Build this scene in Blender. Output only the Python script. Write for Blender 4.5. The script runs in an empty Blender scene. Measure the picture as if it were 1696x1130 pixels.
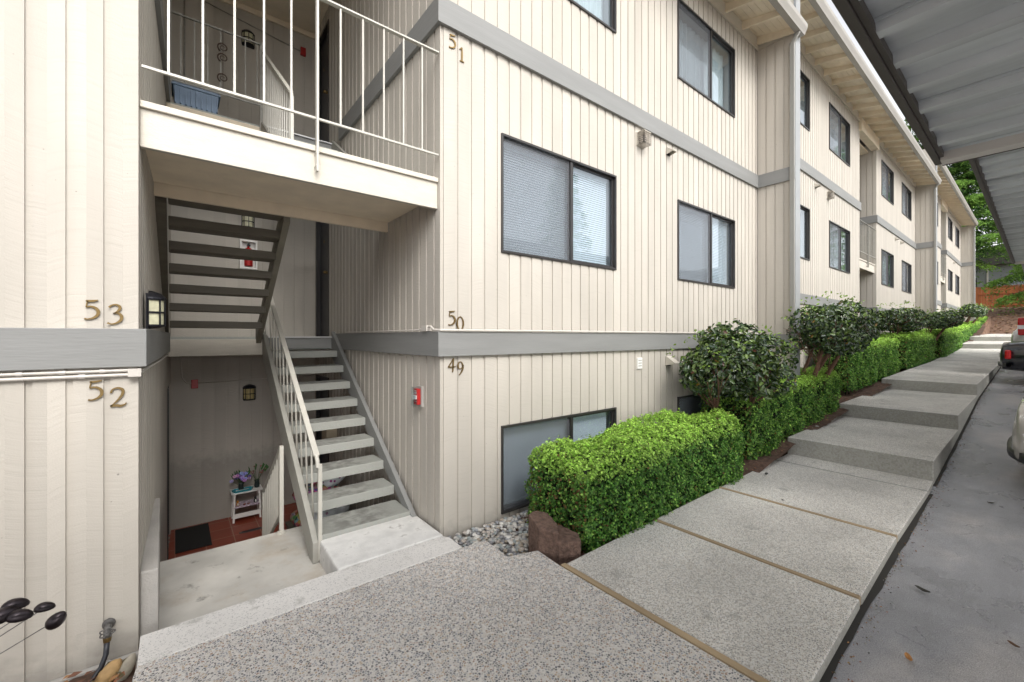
import bpy, bmesh, math, random
import numpy as np
from mathutils import Vector, Matrix
R = math.radians
random.seed(7); rng = np.random.default_rng(7)
SC = bpy.context.scene
COL = SC.collection

# ------------------------------------------------------------------ camera, world, sun, exposure
# Axes: X runs along the facade (uphill), Y into the building, Z up; Z = 0 is the middle landing.
cam = bpy.data.cameras.new('camera'); camo = bpy.data.objects.new('camera', cam); COL.objects.link(camo)
cam.sensor_width = 36; cam.lens = 14.865; cam.shift_y = -0.00413
cam.clip_start = 0.05; cam.clip_end = 2000
camo.location = (0, 0, 0)
camo.rotation_euler = (R(90), 0, -math.atan2(.6231, .7821))
SC.camera = camo

SUN_EL, SUN_AZ = 42, 190          # azimuth: compass style, measured from +Y towards +X
wd = bpy.data.worlds.new('World'); SC.world = wd; wd.use_nodes = True
nt = wd.node_tree; nt.nodes.clear()
sky = nt.nodes.new('ShaderNodeTexSky'); sky.sky_type = 'NISHITA'; sky.sun_disc = False
sky.sun_elevation = R(SUN_EL); sky.sun_rotation = R(SUN_AZ); sky.air_density = 1.0; sky.dust_density = 3.0; sky.ozone_density = 1.0
hs = nt.nodes.new('ShaderNodeHueSaturation'); hs.inputs['Saturation'].default_value = .12
bgn = nt.nodes.new('ShaderNodeBackground'); bgn.inputs[1].default_value = .15
wo = nt.nodes.new('ShaderNodeOutputWorld')
nt.links.new(sky.outputs[0], hs.inputs['Color']); nt.links.new(hs.outputs[0], bgn.inputs[0]); nt.links.new(bgn.outputs[0], wo.inputs[0])
sl = bpy.data.lights.new('sun', 'SUN'); sl.energy = .75; sl.angle = R(30); sl.color = (1, .95, .88)
slo = bpy.data.objects.new('sun', sl); COL.objects.link(slo)
sd = Vector((math.sin(R(SUN_AZ))*math.cos(R(SUN_EL)), math.cos(R(SUN_AZ))*math.cos(R(SUN_EL)), math.sin(R(SUN_EL))))
slo.rotation_euler = sd.to_track_quat('Z', 'Y').to_euler()
SC.view_settings.view_transform = 'Standard'; SC.view_settings.look = 'None'
SC.view_settings.gamma = 1; SC.view_settings.use_curve_mapping = False
SC.view_settings.exposure = 1.27
SC.cycles.max_bounces = 16; SC.cycles.diffuse_bounces = 9; SC.cycles.transparent_max_bounces = 24

# ------------------------------------------------------------------ materials
def nodes_of(m): return m.node_tree.nodes, m.node_tree.links
def mat(name, col, rough=.6, metal=0, noise=0, nscale=8, bump=0, bscale=60, spec=.5, stretch=None, noise2=0, n2scale=1.2):
    m = bpy.data.materials.new(name); m.use_nodes = True
    N, L = nodes_of(m); b = N['Principled BSDF']
    b.inputs['Base Color'].default_value = (*col, 1); b.inputs['Roughness'].default_value = rough
    b.inputs['Metallic'].default_value = metal; b.inputs['Specular IOR Level'].default_value = spec
    if noise or bump or noise2:
        tc = N.new('ShaderNodeTexCoord'); src = tc.outputs['Object']
        if stretch:
            mp = N.new('ShaderNodeMapping'); mp.inputs['Scale'].default_value = stretch; L.new(src, mp.inputs[0]); src = mp.outputs[0]
        cur = None
        for amt, sc in ((noise, nscale), (noise2, n2scale)):
            if not amt: continue
            n = N.new('ShaderNodeTexNoise'); n.inputs['Scale'].default_value = sc; n.inputs['Detail'].default_value = 6; L.new(src, n.inputs['Vector'])
            mr = N.new('ShaderNodeMapRange'); mr.inputs[1].default_value = .3; mr.inputs[2].default_value = .7
            mr.inputs[3].default_value = 1-amt; mr.inputs[4].default_value = 1+amt; L.new(n.outputs[0], mr.inputs[0])
            if cur is None: cur = mr.outputs[0]
            else:
                mu = N.new('ShaderNodeMath'); mu.operation = 'MULTIPLY'; L.new(cur, mu.inputs[0]); L.new(mr.outputs[0], mu.inputs[1]); cur = mu.outputs[0]
        if cur is not None:
            vm = N.new('ShaderNodeVectorMath'); vm.operation = 'SCALE'; vm.inputs[0].default_value = col; L.new(cur, vm.inputs['Scale']); L.new(vm.outputs[0], b.inputs['Base Color'])
        if bump:
            n = N.new('ShaderNodeTexNoise'); n.inputs['Scale'].default_value = bscale; n.inputs['Detail'].default_value = 5; L.new(src, n.inputs['Vector'])
            bp = N.new('ShaderNodeBump'); bp.inputs['Strength'].default_value = bump; bp.inputs['Distance'].default_value = .01
            L.new(n.outputs[0], bp.inputs['Height']); L.new(bp.outputs[0], b.inputs['Normal'])
    return m

def M_(N, L, op, a, b=None, c=None):
    n = N.new('ShaderNodeMath'); n.operation = op
    for i, v in enumerate((a, b, c)):
        if v is None: continue
        if isinstance(v, (int, float)): n.inputs[i].default_value = v
        else: L.new(v, n.inputs[i])
    return n.outputs[0]

PITCH = .144
def siding_mat(name, col, phase):
    """rough sawn boards: every board has its own arcs of saw marks, faint streaks and a few knots"""
    m = bpy.data.materials.new(name); m.use_nodes = True
    N, L = nodes_of(m); b = N['Principled BSDF']; b.inputs['Roughness'].default_value = .75; b.inputs['Specular IOR Level'].default_value = .25
    g = N.new('ShaderNodeNewGeometry'); sp = N.new('ShaderNodeSeparateXYZ'); L.new(g.outputs['Position'], sp.inputs[0])
    s = M_(N, L, 'ADD', sp.outputs[0], sp.outputs[1]); z = sp.outputs[2]
    t = M_(N, L, 'DIVIDE', M_(N, L, 'SUBTRACT', s, phase), PITCH)
    idn = M_(N, L, 'FLOOR', t); xl = M_(N, L, 'SUBTRACT', t, idn)
    wn = N.new('ShaderNodeTexWhiteNoise'); wn.noise_dimensions = '1D'; L.new(idn, wn.inputs['W'])
    sc = N.new('ShaderNodeSeparateColor'); L.new(wn.outputs['Color'], sc.inputs[0]); r1, r2, r3 = sc.outputs
    # z + slope*xl + curve*(xl-.5)^2
    sl_ = M_(N, L, 'MULTIPLY', M_(N, L, 'SUBTRACT', r1, .45), .11)
    c0 = M_(N, L, 'SUBTRACT', xl, .5)
    cur = M_(N, L, 'MULTIPLY', M_(N, L, 'MULTIPLY', c0, c0), M_(N, L, 'MULTIPLY', M_(N, L, 'SUBTRACT', r2, .35), .09))
    ph = M_(N, L, 'ADD', M_(N, L, 'ADD', z, M_(N, L, 'MULTIPLY', sl_, xl)), cur)
    cmb = N.new('ShaderNodeCombineXYZ'); L.new(M_(N, L, 'MULTIPLY', s, 3.0), cmb.inputs[0]); L.new(M_(N, L, 'MULTIPLY', ph, 62), cmb.inputs[2]); L.new(M_(N, L, 'MULTIPLY', r3, 50), cmb.inputs[1])
    n1 = N.new('ShaderNodeTexNoise'); n1.inputs['Scale'].default_value = 1.0; n1.inputs['Detail'].default_value = 3; L.new(cmb.outputs[0], n1.inputs['Vector'])
    cmb2 = N.new('ShaderNodeCombineXYZ'); L.new(s, cmb2.inputs[0]); L.new(M_(N, L, 'MULTIPLY', z, .3), cmb2.inputs[2]); L.new(r3, cmb2.inputs[1])
    n2 = N.new('ShaderNodeTexNoise'); n2.inputs['Scale'].default_value = 3; n2.inputs['Detail'].default_value = 5; L.new(cmb2.outputs[0], n2.inputs['Vector'])
    n3 = N.new('ShaderNodeTexNoise'); n3.inputs['Scale'].default_value = 130; n3.inputs['Detail'].default_value = 3; L.new(g.outputs['Position'], n3.inputs['Vector'])
    mask = N.new('ShaderNodeMapRange'); mask.inputs[1].default_value = .35; mask.inputs[2].default_value = .6; mask.inputs[3].default_value = .35; L.new(n2.outputs[0], mask.inputs[0])
    saw = M_(N, L, 'POWER', n1.outputs[0], 1.0)
    h = M_(N, L, 'ADD', M_(N, L, 'MULTIPLY', saw, mask.outputs[0]), M_(N, L, 'MULTIPLY', n3.outputs[0], .25))
    bp = N.new('ShaderNodeBump'); bp.inputs['Strength'].default_value = .65; bp.inputs['Distance'].default_value = .0035
    L.new(h, bp.inputs['Height']); L.new(bp.outputs[0], b.inputs['Normal'])
    # knots
    vo = N.new('ShaderNodeTexVoronoi'); vo.inputs['Scale'].default_value = 4.2; L.new(g.outputs['Position'], vo.inputs['Vector'])
    kn = N.new('ShaderNodeMapRange'); kn.inputs[1].default_value = .012; kn.inputs[2].default_value = .03; kn.inputs[3].default_value = .5; kn.inputs[4].default_value = 1; L.new(vo.outputs['Distance'], kn.inputs[0])
    st = N.new('ShaderNodeMapRange'); st.inputs[1].default_value = .3; st.inputs[2].default_value = .7; st.inputs[3].default_value = .93; st.inputs[4].default_value = 1.05; L.new(n2.outputs[0], st.inputs[0])
    br = N.new('ShaderNodeMapRange'); br.inputs[3].default_value = .955; br.inputs[4].default_value = 1.03; L.new(r2, br.inputs[0])
    sw = N.new('ShaderNodeMapRange'); sw.inputs[1].default_value = .3; sw.inputs[2].default_value = .45; sw.inputs[3].default_value = .965; sw.inputs[4].default_value = 1; L.new(n1.outputs[0], sw.inputs[0])
    f = M_(N, L, 'MULTIPLY', M_(N, L, 'MULTIPLY', M_(N, L, 'MULTIPLY', kn.outputs[0], st.outputs[0]), br.outputs[0]), sw.outputs[0])
    vo2 = N.new('ShaderNodeTexVoronoi'); vo2.inputs['Scale'].default_value = 11; L.new(g.outputs['Position'], vo2.inputs['Vector'])
    k2 = N.new('ShaderNodeMapRange'); k2.inputs[1].default_value = .02; k2.inputs[2].default_value = .05; k2.inputs[3].default_value = .62; k2.inputs[4].default_value = 1; L.new(vo2.outputs['Distance'], k2.inputs[0])
    nd = N.new('ShaderNodeTexNoise'); nd.inputs['Scale'].default_value = 14; nd.inputs['Detail'].default_value = 6; L.new(g.outputs['Position'], nd.inputs['Vector'])
    zd = M_(N, L, 'ADD', z, M_(N, L, 'MULTIPLY', nd.outputs[0], -.35))
    dd = N.new('ShaderNodeMapRange'); dd.inputs[1].default_value = -1.98; dd.inputs[2].default_value = -1.78; dd.inputs[3].default_value = .72; dd.inputs[4].default_value = 1; L.new(zd, dd.inputs[0])
    f = M_(N, L, 'MULTIPLY', M_(N, L, 'MULTIPLY', f, k2.outputs[0]), dd.outputs[0])
    vm = N.new('ShaderNodeVectorMath'); vm.operation = 'SCALE'; vm.inputs[0].default_value = col; L.new(f, vm.inputs['Scale']); L.new(vm.outputs[0], b.inputs['Base Color'])
    return m

def aggregate_mat(name, scale, cols, mortar, mfrac=.10, bump=.6, big=.08):
    m = bpy.data.materials.new(name); m.use_nodes = True
    N, L = nodes_of(m); b = N['Principled BSDF']; b.inputs['Roughness'].default_value = .8; b.inputs['Specular IOR Level'].default_value = .3
    g = N.new('ShaderNodeNewGeometry')
    nz = N.new('ShaderNodeTexNoise'); nz.inputs['Scale'].default_value = scale*.8; L.new(g.outputs['Position'], nz.inputs['Vector'])
    vs = N.new('ShaderNodeVectorMath'); vs.operation = 'SCALE'; vs.inputs['Scale'].default_value = .45/scale; L.new(nz.outputs['Color'], vs.inputs[0])
    va = N.new('ShaderNodeVectorMath'); L.new(g.outputs['Position'], va.inputs[0]); L.new(vs.outputs[0], va.inputs[1])
    v = N.new('ShaderNodeTexVoronoi'); v.inputs['Scale'].default_value = scale; L.new(va.outputs[0], v.inputs['Vector'])
    v2 = N.new('ShaderNodeTexVoronoi'); v2.feature = 'DISTANCE_TO_EDGE'; v2.inputs['Scale'].default_value = scale; L.new(va.outputs[0], v2.inputs['Vector'])
    sc = N.new('ShaderNodeSeparateColor'); L.new(v.outputs['Color'], sc.inputs[0])
    cr = N.new('ShaderNodeValToRGB'); cr.color_ramp.interpolation = 'CONSTANT'
    el = cr.color_ramp.elements
    while len(el) < len(cols): el.new(.5)
    for i, c in enumerate(cols): el[i].position = i/len(cols); el[i].color = (*c, 1)
    L.new(sc.outputs[0], cr.inputs[0])
    mr = N.new('ShaderNodeMapRange'); mr.inputs[1].default_value = mfrac*.6; mr.inputs[2].default_value = mfrac*1.6; L.new(v2.outputs['Distance'], mr.inputs[0])
    mx = N.new('ShaderNodeMixRGB'); mx.inputs[1].default_value = (*mortar, 1); L.new(mr.outputs[0], mx.inputs[0]); L.new(cr.outputs[0], mx.inputs[2])
    n = N.new('ShaderNodeTexNoise'); n.inputs['Scale'].default_value = 1.3; n.inputs['Detail'].default_value = 6; L.new(g.outputs['Position'], n.inputs['Vector'])
    m2 = N.new('ShaderNodeMapRange'); m2.inputs[1].default_value = .3; m2.inputs[2].default_value = .7; m2.inputs[3].default_value = 1-big; m2.inputs[4].default_value = 1+big; L.new(n.outputs[0], m2.inputs[0])
    vm = N.new('ShaderNodeVectorMath'); vm.operation = 'SCALE'; L.new(mx.outputs[0], vm.inputs[0]); L.new(m2.outputs[0], vm.inputs['Scale']); L.new(vm.outputs[0], b.inputs['Base Color'])
    bp = N.new('ShaderNodeBump'); bp.inputs['Strength'].default_value = bump; bp.inputs['Distance'].default_value = .004
    L.new(mr.outputs[0], bp.inputs['Height']); L.new(bp.outputs[0], b.inputs['Normal'])
    return m

CREAM = (.495, .46, .408)
m_side = siding_mat('siding_paint', CREAM, 1.931+3.2)
m_cream = mat('cream_trim_paint', (.54, .50, .43), .6, noise=.05, nscale=6, bump=.25, bscale=40, stretch=(1, 1, 6))
m_soffit = mat('soffit_paint', (.78, .68, .53), .7, noise=.07, nscale=5, bump=.2, bscale=30)
m_belt = mat('grey_trim_paint', (.225, .226, .22), .55, noise=.07, nscale=3, bump=.15, bscale=24, stretch=(.4, .4, 4))
m_stair = mat('stair_paint', (.36, .375, .35), .6, noise=.08, nscale=4, bump=.3, bscale=30)
m_brown = mat('olive_stair_paint', (.125, .112, .086), .6, noise=.12, nscale=5, bump=.35, bscale=40, stretch=(.4, 3, 3))
m_string = mat('stringer_paint', (.34, .33, .295), .6, noise=.1, nscale=5, bump=.3, bscale=35)
m_rail = mat('railing_paint', (.48, .46, .41), .35, noise=.05, nscale=10)
m_raild = mat('worn_railing_paint', (.30, .29, .26), .45, noise=.2, nscale=20)
m_frame = mat('bronze_aluminium', (.05, .047, .046), .35, .4)
m_door = mat('door_paint', (.018, .02, .026), .35)
m_brass = mat('antique_brass', (.23, .16, .07), .4, .9)
m_lampb = mat('lantern_metal', (.02, .02, .025), .4, .6)
m_lampg = mat('seeded_glass', (.62, .60, .42), .35, noise=.12, nscale=40)
m_lampw = mat('amber_seeded_glass', (.5, .40, .18), .35, noise=.15, nscale=40)
m_red = mat('red_enamel', (.42, .02, .02), .35)
m_white = mat('white_plastic', (.78, .77, .74), .4)
m_gut = mat('gutter_metal', (.33, .31, .28), .45, noise=.05, nscale=3)
m_gutd = mat('dark_gutter_metal', (.26, .255, .235), .5)  # darker grey metal of the downspouts, register louvres and carport tops
m_roof = mat('roof_shingle', (.09, .085, .08), .9, noise=.2, nscale=20)
m_conc = mat('concrete', (.40, .38, .355), .85, noise=.10, nscale=5, bump=.3, bscale=90, noise2=.1, n2scale=1.5)
m_slab = mat('smooth_concrete', (.53, .51, .47), .8, noise=.16, nscale=3.2, bump=.15, bscale=120, noise2=.12, n2scale=1)
m_stoop = mat('bright_concrete', (.66, .65, .63), .85, noise=.12, nscale=9, bump=.4, bscale=70)
AGG = [(.15,.15,.155), (.30,.285,.265), (.46,.44,.41), (.20,.205,.215), (.55,.53,.50), (.33,.29,.24), (.16,.155,.15), (.40,.39,.37), (.24,.19,.16), (.64,.62,.60)]
m_agg = aggregate_mat('exposed_aggregate', 78, [(.12,.13,.15), (.25,.24,.23), (.45,.42,.39), (.66,.62,.57), (.17,.16,.15), (.35,.37,.40), (.52,.42,.31), (.76,.73,.69), (.27,.27,.28), (.40,.29,.23), (.58,.55,.52)], (.74, .705, .675), .12, bump=.9)
AGG = [tuple(min(.8, v*(1.75 if sum(c) > 1 else 1.25)) for v in c) for c in AGG]
m_walk = aggregate_mat('fine_aggregate', 125, AGG, (.75, .72, .67), .13, bump=.8, big=.18)
m_strip = aggregate_mat('worn_concrete_edge', 150, [(.70,.675,.65), (.66,.64,.61), (.72,.70,.67), (.67,.65,.63), (.42,.41,.40)], (.7, .68, .655), .10, bump=.3)
m_riser = aggregate_mat('cast_concrete_face', 60, [(.34,.33,.30), (.38,.37,.34), (.31,.30,.27), (.36,.35,.31), (.40,.39,.36)], (.33, .32, .29), .05, bump=.5, big=.15)
m_wood = mat('weathered_wood', (.40, .30, .185), .8, noise=.25, nscale=9, bump=.5, bscale=60, stretch=(1, .15, 1))
m_soil = mat('bark_soil', (.105, .06, .042), .95, noise=.45, nscale=22, bump=1, bscale=40)
m_bark = mat('bark_mulch', (.15, .085, .055), .95, noise=.4, nscale=6, bump=1, bscale=12)
m_tile = None
m_fence = mat('cedar_stain', (.33, .105, .03), .7, noise=.2, nscale=2, bump=.3, bscale=20, stretch=(1, 4, .4))
m_pan = mat('carport_panel', (.56, .59, .60), .45, .0, noise=.16, nscale=3, stretch=(4, .5, 1), noise2=.1, n2scale=.8)
m_cpbeam = mat('carport_beam', (.62, .59, .55), .6, noise=.06, nscale=3)
m_cpdark = mat('carport_fascia', (.075, .065, .055), .5, noise=.1, nscale=5)
m_pipe = mat('conduit_paint', (.54, .505, .46), .45)
m_hose = mat('black_rubber', (.015, .016, .022), .35)
m_zinc = mat('zinc', (.16, .155, .15), .5, .6, noise=.2, nscale=60)
m_copper = mat('dark_copper', (.035, .028, .032), .3, .7, noise=.5, nscale=25)
m_trunk = mat('shrub_bark', (.16, .085, .055), .9, noise=.3, nscale=30, bump=.6, bscale=60)
m_trunkt = mat('conifer_bark', (.12, .08, .06), .95, noise=.3, nscale=8, bump=.8, bscale=20)
m_block = mat('brown_concrete_block', (.14, .088, .068), .95, noise=.35, nscale=30, bump=1, bscale=60)
m_blockt = m_block
m_grey = mat('far_house_paint', (.30, .33, .36), .7)

def glass_mat():
    m = bpy.data.materials.new('window_glass'); m.use_nodes = True
    N, L = nodes_of(m); N.clear()
    o = N.new('ShaderNodeOutputMaterial'); mix = N.new('ShaderNodeMixShader'); lwt = N.new('ShaderNodeLayerWeight'); lwt.inputs[0].default_value = .5
    class fr: outputs = [M_(N, L, 'ADD', M_(N, L, 'MULTIPLY', M_(N, L, 'POWER', lwt.outputs['Facing'], 4.0), .85), .075)]
    t = N.new('ShaderNodeBsdfTransparent'); t.inputs[0].default_value = (.88, .92, .94, 1)
    gl = N.new('ShaderNodeBsdfGlossy'); gl.inputs['Roughness'].default_value = .01; gl.inputs[0].default_value = (.95, .97, 1, 1)
    L.new(fr.outputs[0], mix.inputs[0]); L.new(t.outputs[0], mix.inputs[1]); L.new(gl.outputs[0], mix.inputs[2]); L.new(mix.outputs[0], o.inputs[0])
    return m
def screen_mat():
    m = bpy.data.materials.new('insect_screen'); m.use_nodes = True
    N, L = nodes_of(m); N.clear()
    o = N.new('ShaderNodeOutputMaterial'); mix = N.new('ShaderNodeMixShader'); mix.inputs[0].default_value = .23
    t = N.new('ShaderNodeBsdfTransparent'); d = N.new('ShaderNodeBsdfDiffuse'); d.inputs[0].default_value = (.20, .205, .22, 1)
    L.new(t.outputs[0], mix.inputs[1]); L.new(d.outputs[0], mix.inputs[2]); L.new(mix.outputs[0], o.inputs[0])
    return m
m_glass = glass_mat(); m_screen = screen_mat()
m_blind = mat('blind_vinyl', (.74, .765, .80), .5)
m_room = mat('room_wall', (.5, .5, .5), .8)
m_curtain = mat('curtain_cloth', (.50, .54, .54), .9, noise=.12, nscale=8, stretch=(6, 6, .2))

def leaf_mat(name, rough=.45, trans=.3, spec=.5):
    m = bpy.data.materials.new(name); m.use_nodes = True
    N, L = nodes_of(m); b = N['Principled BSDF']; b.inputs['Roughness'].default_value = rough; b.inputs['Specular IOR Level'].default_value = spec
    a = N.new('ShaderNodeAttribute'); a.attribute_name = 'Col'
    L.new(a.outputs[0], b.inputs['Base Color'])
    tr = N.new('ShaderNodeBsdfTranslucent'); L.new(a.outputs[0], tr.inputs[0])
    mix = N.new('ShaderNodeMixShader'); mix.inputs[0].default_value = trans
    o = N['Material Output']; L.new(b.outputs[0], mix.inputs[1]); L.new(tr.outputs[0], mix.inputs[2]); L.new(mix.outputs[0], o.inputs[0])
    return m
m_leaf = leaf_mat('hedge_leaf', .5, .35, .4); m_cam = leaf_mat('camellia_leaf', .24, .12, .8); m_needle = leaf_mat('conifer_foliage', .7, .4, .2)
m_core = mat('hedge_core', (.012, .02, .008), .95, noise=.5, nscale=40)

# ------------------------------------------------------------------ mesh helpers
def tag(o, label=None, cat=None, group=None, kind=None):
    if label: o['label'] = label
    if cat: o['category'] = cat
    if group: o['group'] = group
    if kind: o['kind'] = kind
    return o
def thing(name, loc, label, cat, group=None, rz=0):
    o = bpy.data.objects.new(name, None); COL.objects.link(o); o.location = loc; o.rotation_euler = (0, 0, rz); o.empty_display_size = .1
    return tag(o, label, cat, group)
bpy_update_needed = True
class MB:
    def __init__(s): s.v = []; s.f = []
    def add(s, vs, fs):
        k = len(s.v); s.v += [tuple(p) for p in vs]; s.f += [tuple(k+i for i in f) for f in fs]; return s
    def box(s, x0, x1, y0, y1, z0, z1, M=None):
        vs = [Vector((x, y, z)) for z in (z0, z1) for x, y in ((x0, y0), (x1, y0), (x1, y1), (x0, y1))]
        if M is not None: vs = [M @ p for p in vs]
        return s.add(vs, [(0,3,2,1), (4,5,6,7), (0,1,5,4), (1,2,6,5), (2,3,7,6), (3,0,4,7)])
    def prism(s, poly, z0, z1, M=None):      # poly in xy, ccw
        n = len(poly); z0s = z0 if isinstance(z0, (list, tuple)) else [z0]*n; z1s = z1 if isinstance(z1, (list, tuple)) else [z1]*n
        vs = [Vector((p[0], p[1], z0s[i])) for i, p in enumerate(poly)] + [Vector((p[0], p[1], z1s[i])) for i, p in enumerate(poly)]
        if M is not None: vs = [M @ p for p in vs]
        return s.add(vs, [tuple(range(n-1, -1, -1)), tuple(range(n, 2*n))] + [(i, (i+1) % n, n+(i+1) % n, n+i) for i in range(n)])
    def xprism(s, poly, x0, x1):             # poly in yz, extruded along x
        n = len(poly); vs = [(x0, a, b) for a, b in poly] + [(x1, a, b) for a, b in poly]
        return s.add(vs, [tuple(range(n)), tuple(range(2*n-1, n-1, -1))] + [(i, n+i, n+(i+1) % n, (i+1) % n) for i in range(n)])
    def bar(s, a, b, w, h, up=(0, 0, 1)):    # rectangular bar from a to b
        a, b = Vector(a), Vector(b); d = (b-a).normalized(); u = Vector(up)
        if abs(d.dot(u)) > .99: u = Vector((1, 0, 0))
        r = d.cross(u).normalized(); u = r.cross(d).normalized()
        vs = [p + r*sx*w/2 + u*sz*h/2 for p in (a, b) for sx, sz in ((-1,-1), (1,-1), (1,1), (-1,1))]
        return s.add(vs, [(3,2,1,0), (4,5,6,7), (0,1,5,4), (1,2,6,5), (2,3,7,6), (3,0,4,7)])
    def tube(s, pts, r, n=8, caps=True):
        pts = [Vector(p) for p in pts]; m = len(pts); rr = r if isinstance(r, (list, tuple)) else [r]*m
        k = len(s.v); prev = None
        for i, p in enumerate(pts):
            d = (pts[min(i+1, m-1)] - pts[max(i-1, 0)]).normalized()
            if prev is None:
                prev = d.cross(Vector((0, 0, 1))) if abs(d.z) < .9 else d.cross(Vector((1, 0, 0)))
            a = (prev - d*prev.dot(d)).normalized(); prev = a; b = d.cross(a)
            for j in range(n):
                t = 2*math.pi*j/n; s.v.append(tuple(p + (a*math.cos(t)+b*math.sin(t))*rr[i]))
        for i in range(m-1):
            for j in range(n):
                q = (j+1) % n; s.f.append((k+i*n+j, k+i*n+q, k+(i+1)*n+q, k+(i+1)*n+j))
        if caps: s.f.append(tuple(k+j for j in range(n-1, -1, -1))); s.f.append(tuple(k+(m-1)*n+j for j in range(n)))
        return s
    def lathe(s, prof, cx=0, cy=0, n=16, a0=0, a1=2*math.pi):
        k = len(s.v); full = abs(a1-a0-2*math.pi) < 1e-6; na = n if full else n+1
        for r, z in prof:
            for j in range(na):
                t = a0+(a1-a0)*j/n; s.v.append((cx+r*math.cos(t), cy+r*math.sin(t), z))
        for i in range(len(prof)-1):
            for j in range(n):
                q = (j+1) % na if full else j+1
                s.f.append((k+i*na+j, k+i*na+q, k+(i+1)*na+q, k+(i+1)*na+j))
        return s
    def ell(s, c, rx, ry, rz, n=12, m=8, M=None, jit=0):
        k = len(s.v)
        for i in range(m+1):
            p = math.pi*i/m
            for j in range(n):
                t = 2*math.pi*j/n; q = 1+random.uniform(-jit, jit)
                w = Vector((rx*math.sin(p)*math.cos(t)*q, ry*math.sin(p)*math.sin(t)*q, rz*math.cos(p)*q))
                if M is not None: w = M @ w
                s.v.append(tuple(Vector(c)+w))
        for i in range(m):
            for j in range(n):
                q = (j+1) % n; s.f.append((k+i*n+j, k+(i+1)*n+j, k+(i+1)*n+q, k+i*n+q))
        return s
    def build(s, name, m, parent=None, smooth=False, bevel=0):
        me = bpy.data.meshes.new(name); me.from_pydata(s.v, [], s.f); me.validate(); me.update()
        me.materials.append(m); o = bpy.data.objects.new(name, me); COL.objects.link(o)
        if smooth:
            for p in me.polygons: p.use_smooth = True
        if parent is not None: o.parent = parent
        if bevel:
            b = o.modifiers.new('bevel', 'BEVEL'); b.width = bevel; b.segments = 2; b.limit_method = 'ANGLE'; b.angle_limit = R(40)
        return o
def struct(name, mb, m, **k): return tag(mb.build(name, m, **k), kind='structure')

def copy_tree(o, parent=None, off=(0, 0, 0)):
    c = o.copy(); COL.objects.link(c)
    if parent is not None: c.parent = parent
    else: c.location = o.location + Vector(off)
    for ch in [q for q in ALLKIDS.get(o.name, [])]: copy_tree(ch, c)
    return c
ALLKIDS = {}
def index_kids():
    ALLKIDS.clear()
    for q in list(COL.objects):
        if q.parent: ALLKIDS.setdefault(q.parent.name, []).append(q)

# ------------------------------------------------------------------ the ground and its levels
def lerp(tab, x):
    if x <= tab[0][0]: return tab[0][1]
    for (a, za), (b, zb) in zip(tab, tab[1:]):
        if x <= b: return za+(zb-za)*(x-a)/(b-a)
    return tab[-1][1]
ASPH = [(-60,-1.85), (-10,-1.72), (6.5,-1.705), (9.4,-1.52), (12.9,-1.27), (19.8,-.97), (27.7,-.62), (36,-.2), (42,.25), (60,1.2), (200,4)]
BED = [(-60,-1.95), (-10,-1.85), (1.6,-1.83), (2.6,-1.74), (5.2,-1.69), (6.7,-1.5), (9.3,-1.3), (12.8,-1.08), (19.8,-.92), (27.7,-.6), (31.4,-.15), (36,.2), (39,.75), (50,2.3), (70,3.6), (200,8)]
def ground_z(x, y):
    if x < 38.65 and y > 3.22: return -3.4
    if y > 2.2: return lerp(BED, x)-(.06 if x > 38.65 else .25)
    z = lerp(ASPH, x)-.12
    if x > 38: 
        k = min(1, (x-38)/6); z = z*(1-k)+(lerp(BED, x)-.06)*k
    return z
mb = MB()
xs = [-150,-60,-30,-15,-6,0,3,6.5,8,9.4,11,12.9,16,19.8,24,27.7,31,34,36,38.6,38.7,40,42,44,46,48,50,55,60,70,100,200,400]
ys = [-300,-80,-40,-20,-10,-4,0,.6,.95,2.1,2.25,3.2,3.25,5,8,12,20,40,80,300]
for y in ys:
    for x in xs: mb.v.append((x, y, ground_z(x, y) if x < 200 else 8))
nx = len(xs)
for j in range(len(ys)-1):
    for i in range(nx-1): mb.f.append((j*nx+i, j*nx+i+1, (j+1)*nx+i+1, (j+1)*nx+i))
struct('ground', mb, m_bark)

def sheet(xr, yr, zf, dx, dy, jit=0):
    mb = MB(); nx = max(1, int(round((xr[1]-xr[0])/dx))); ny = max(1, int(round((yr[1]-yr[0])/dy)))
    for j in range(ny+1):
        for i in range(nx+1):
            x = xr[0]+(xr[1]-xr[0])*i/nx; y = yr[0]+(yr[1]-yr[0])*j/ny
            mb.v.append((x, y, zf(x, y)+random.uniform(-jit, jit)))
    for j in range(ny):
        for i in range(nx): k = j*(nx+1)+i; mb.f.append((k, k+1, k+nx+2, k+nx+1))
    return mb
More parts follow.
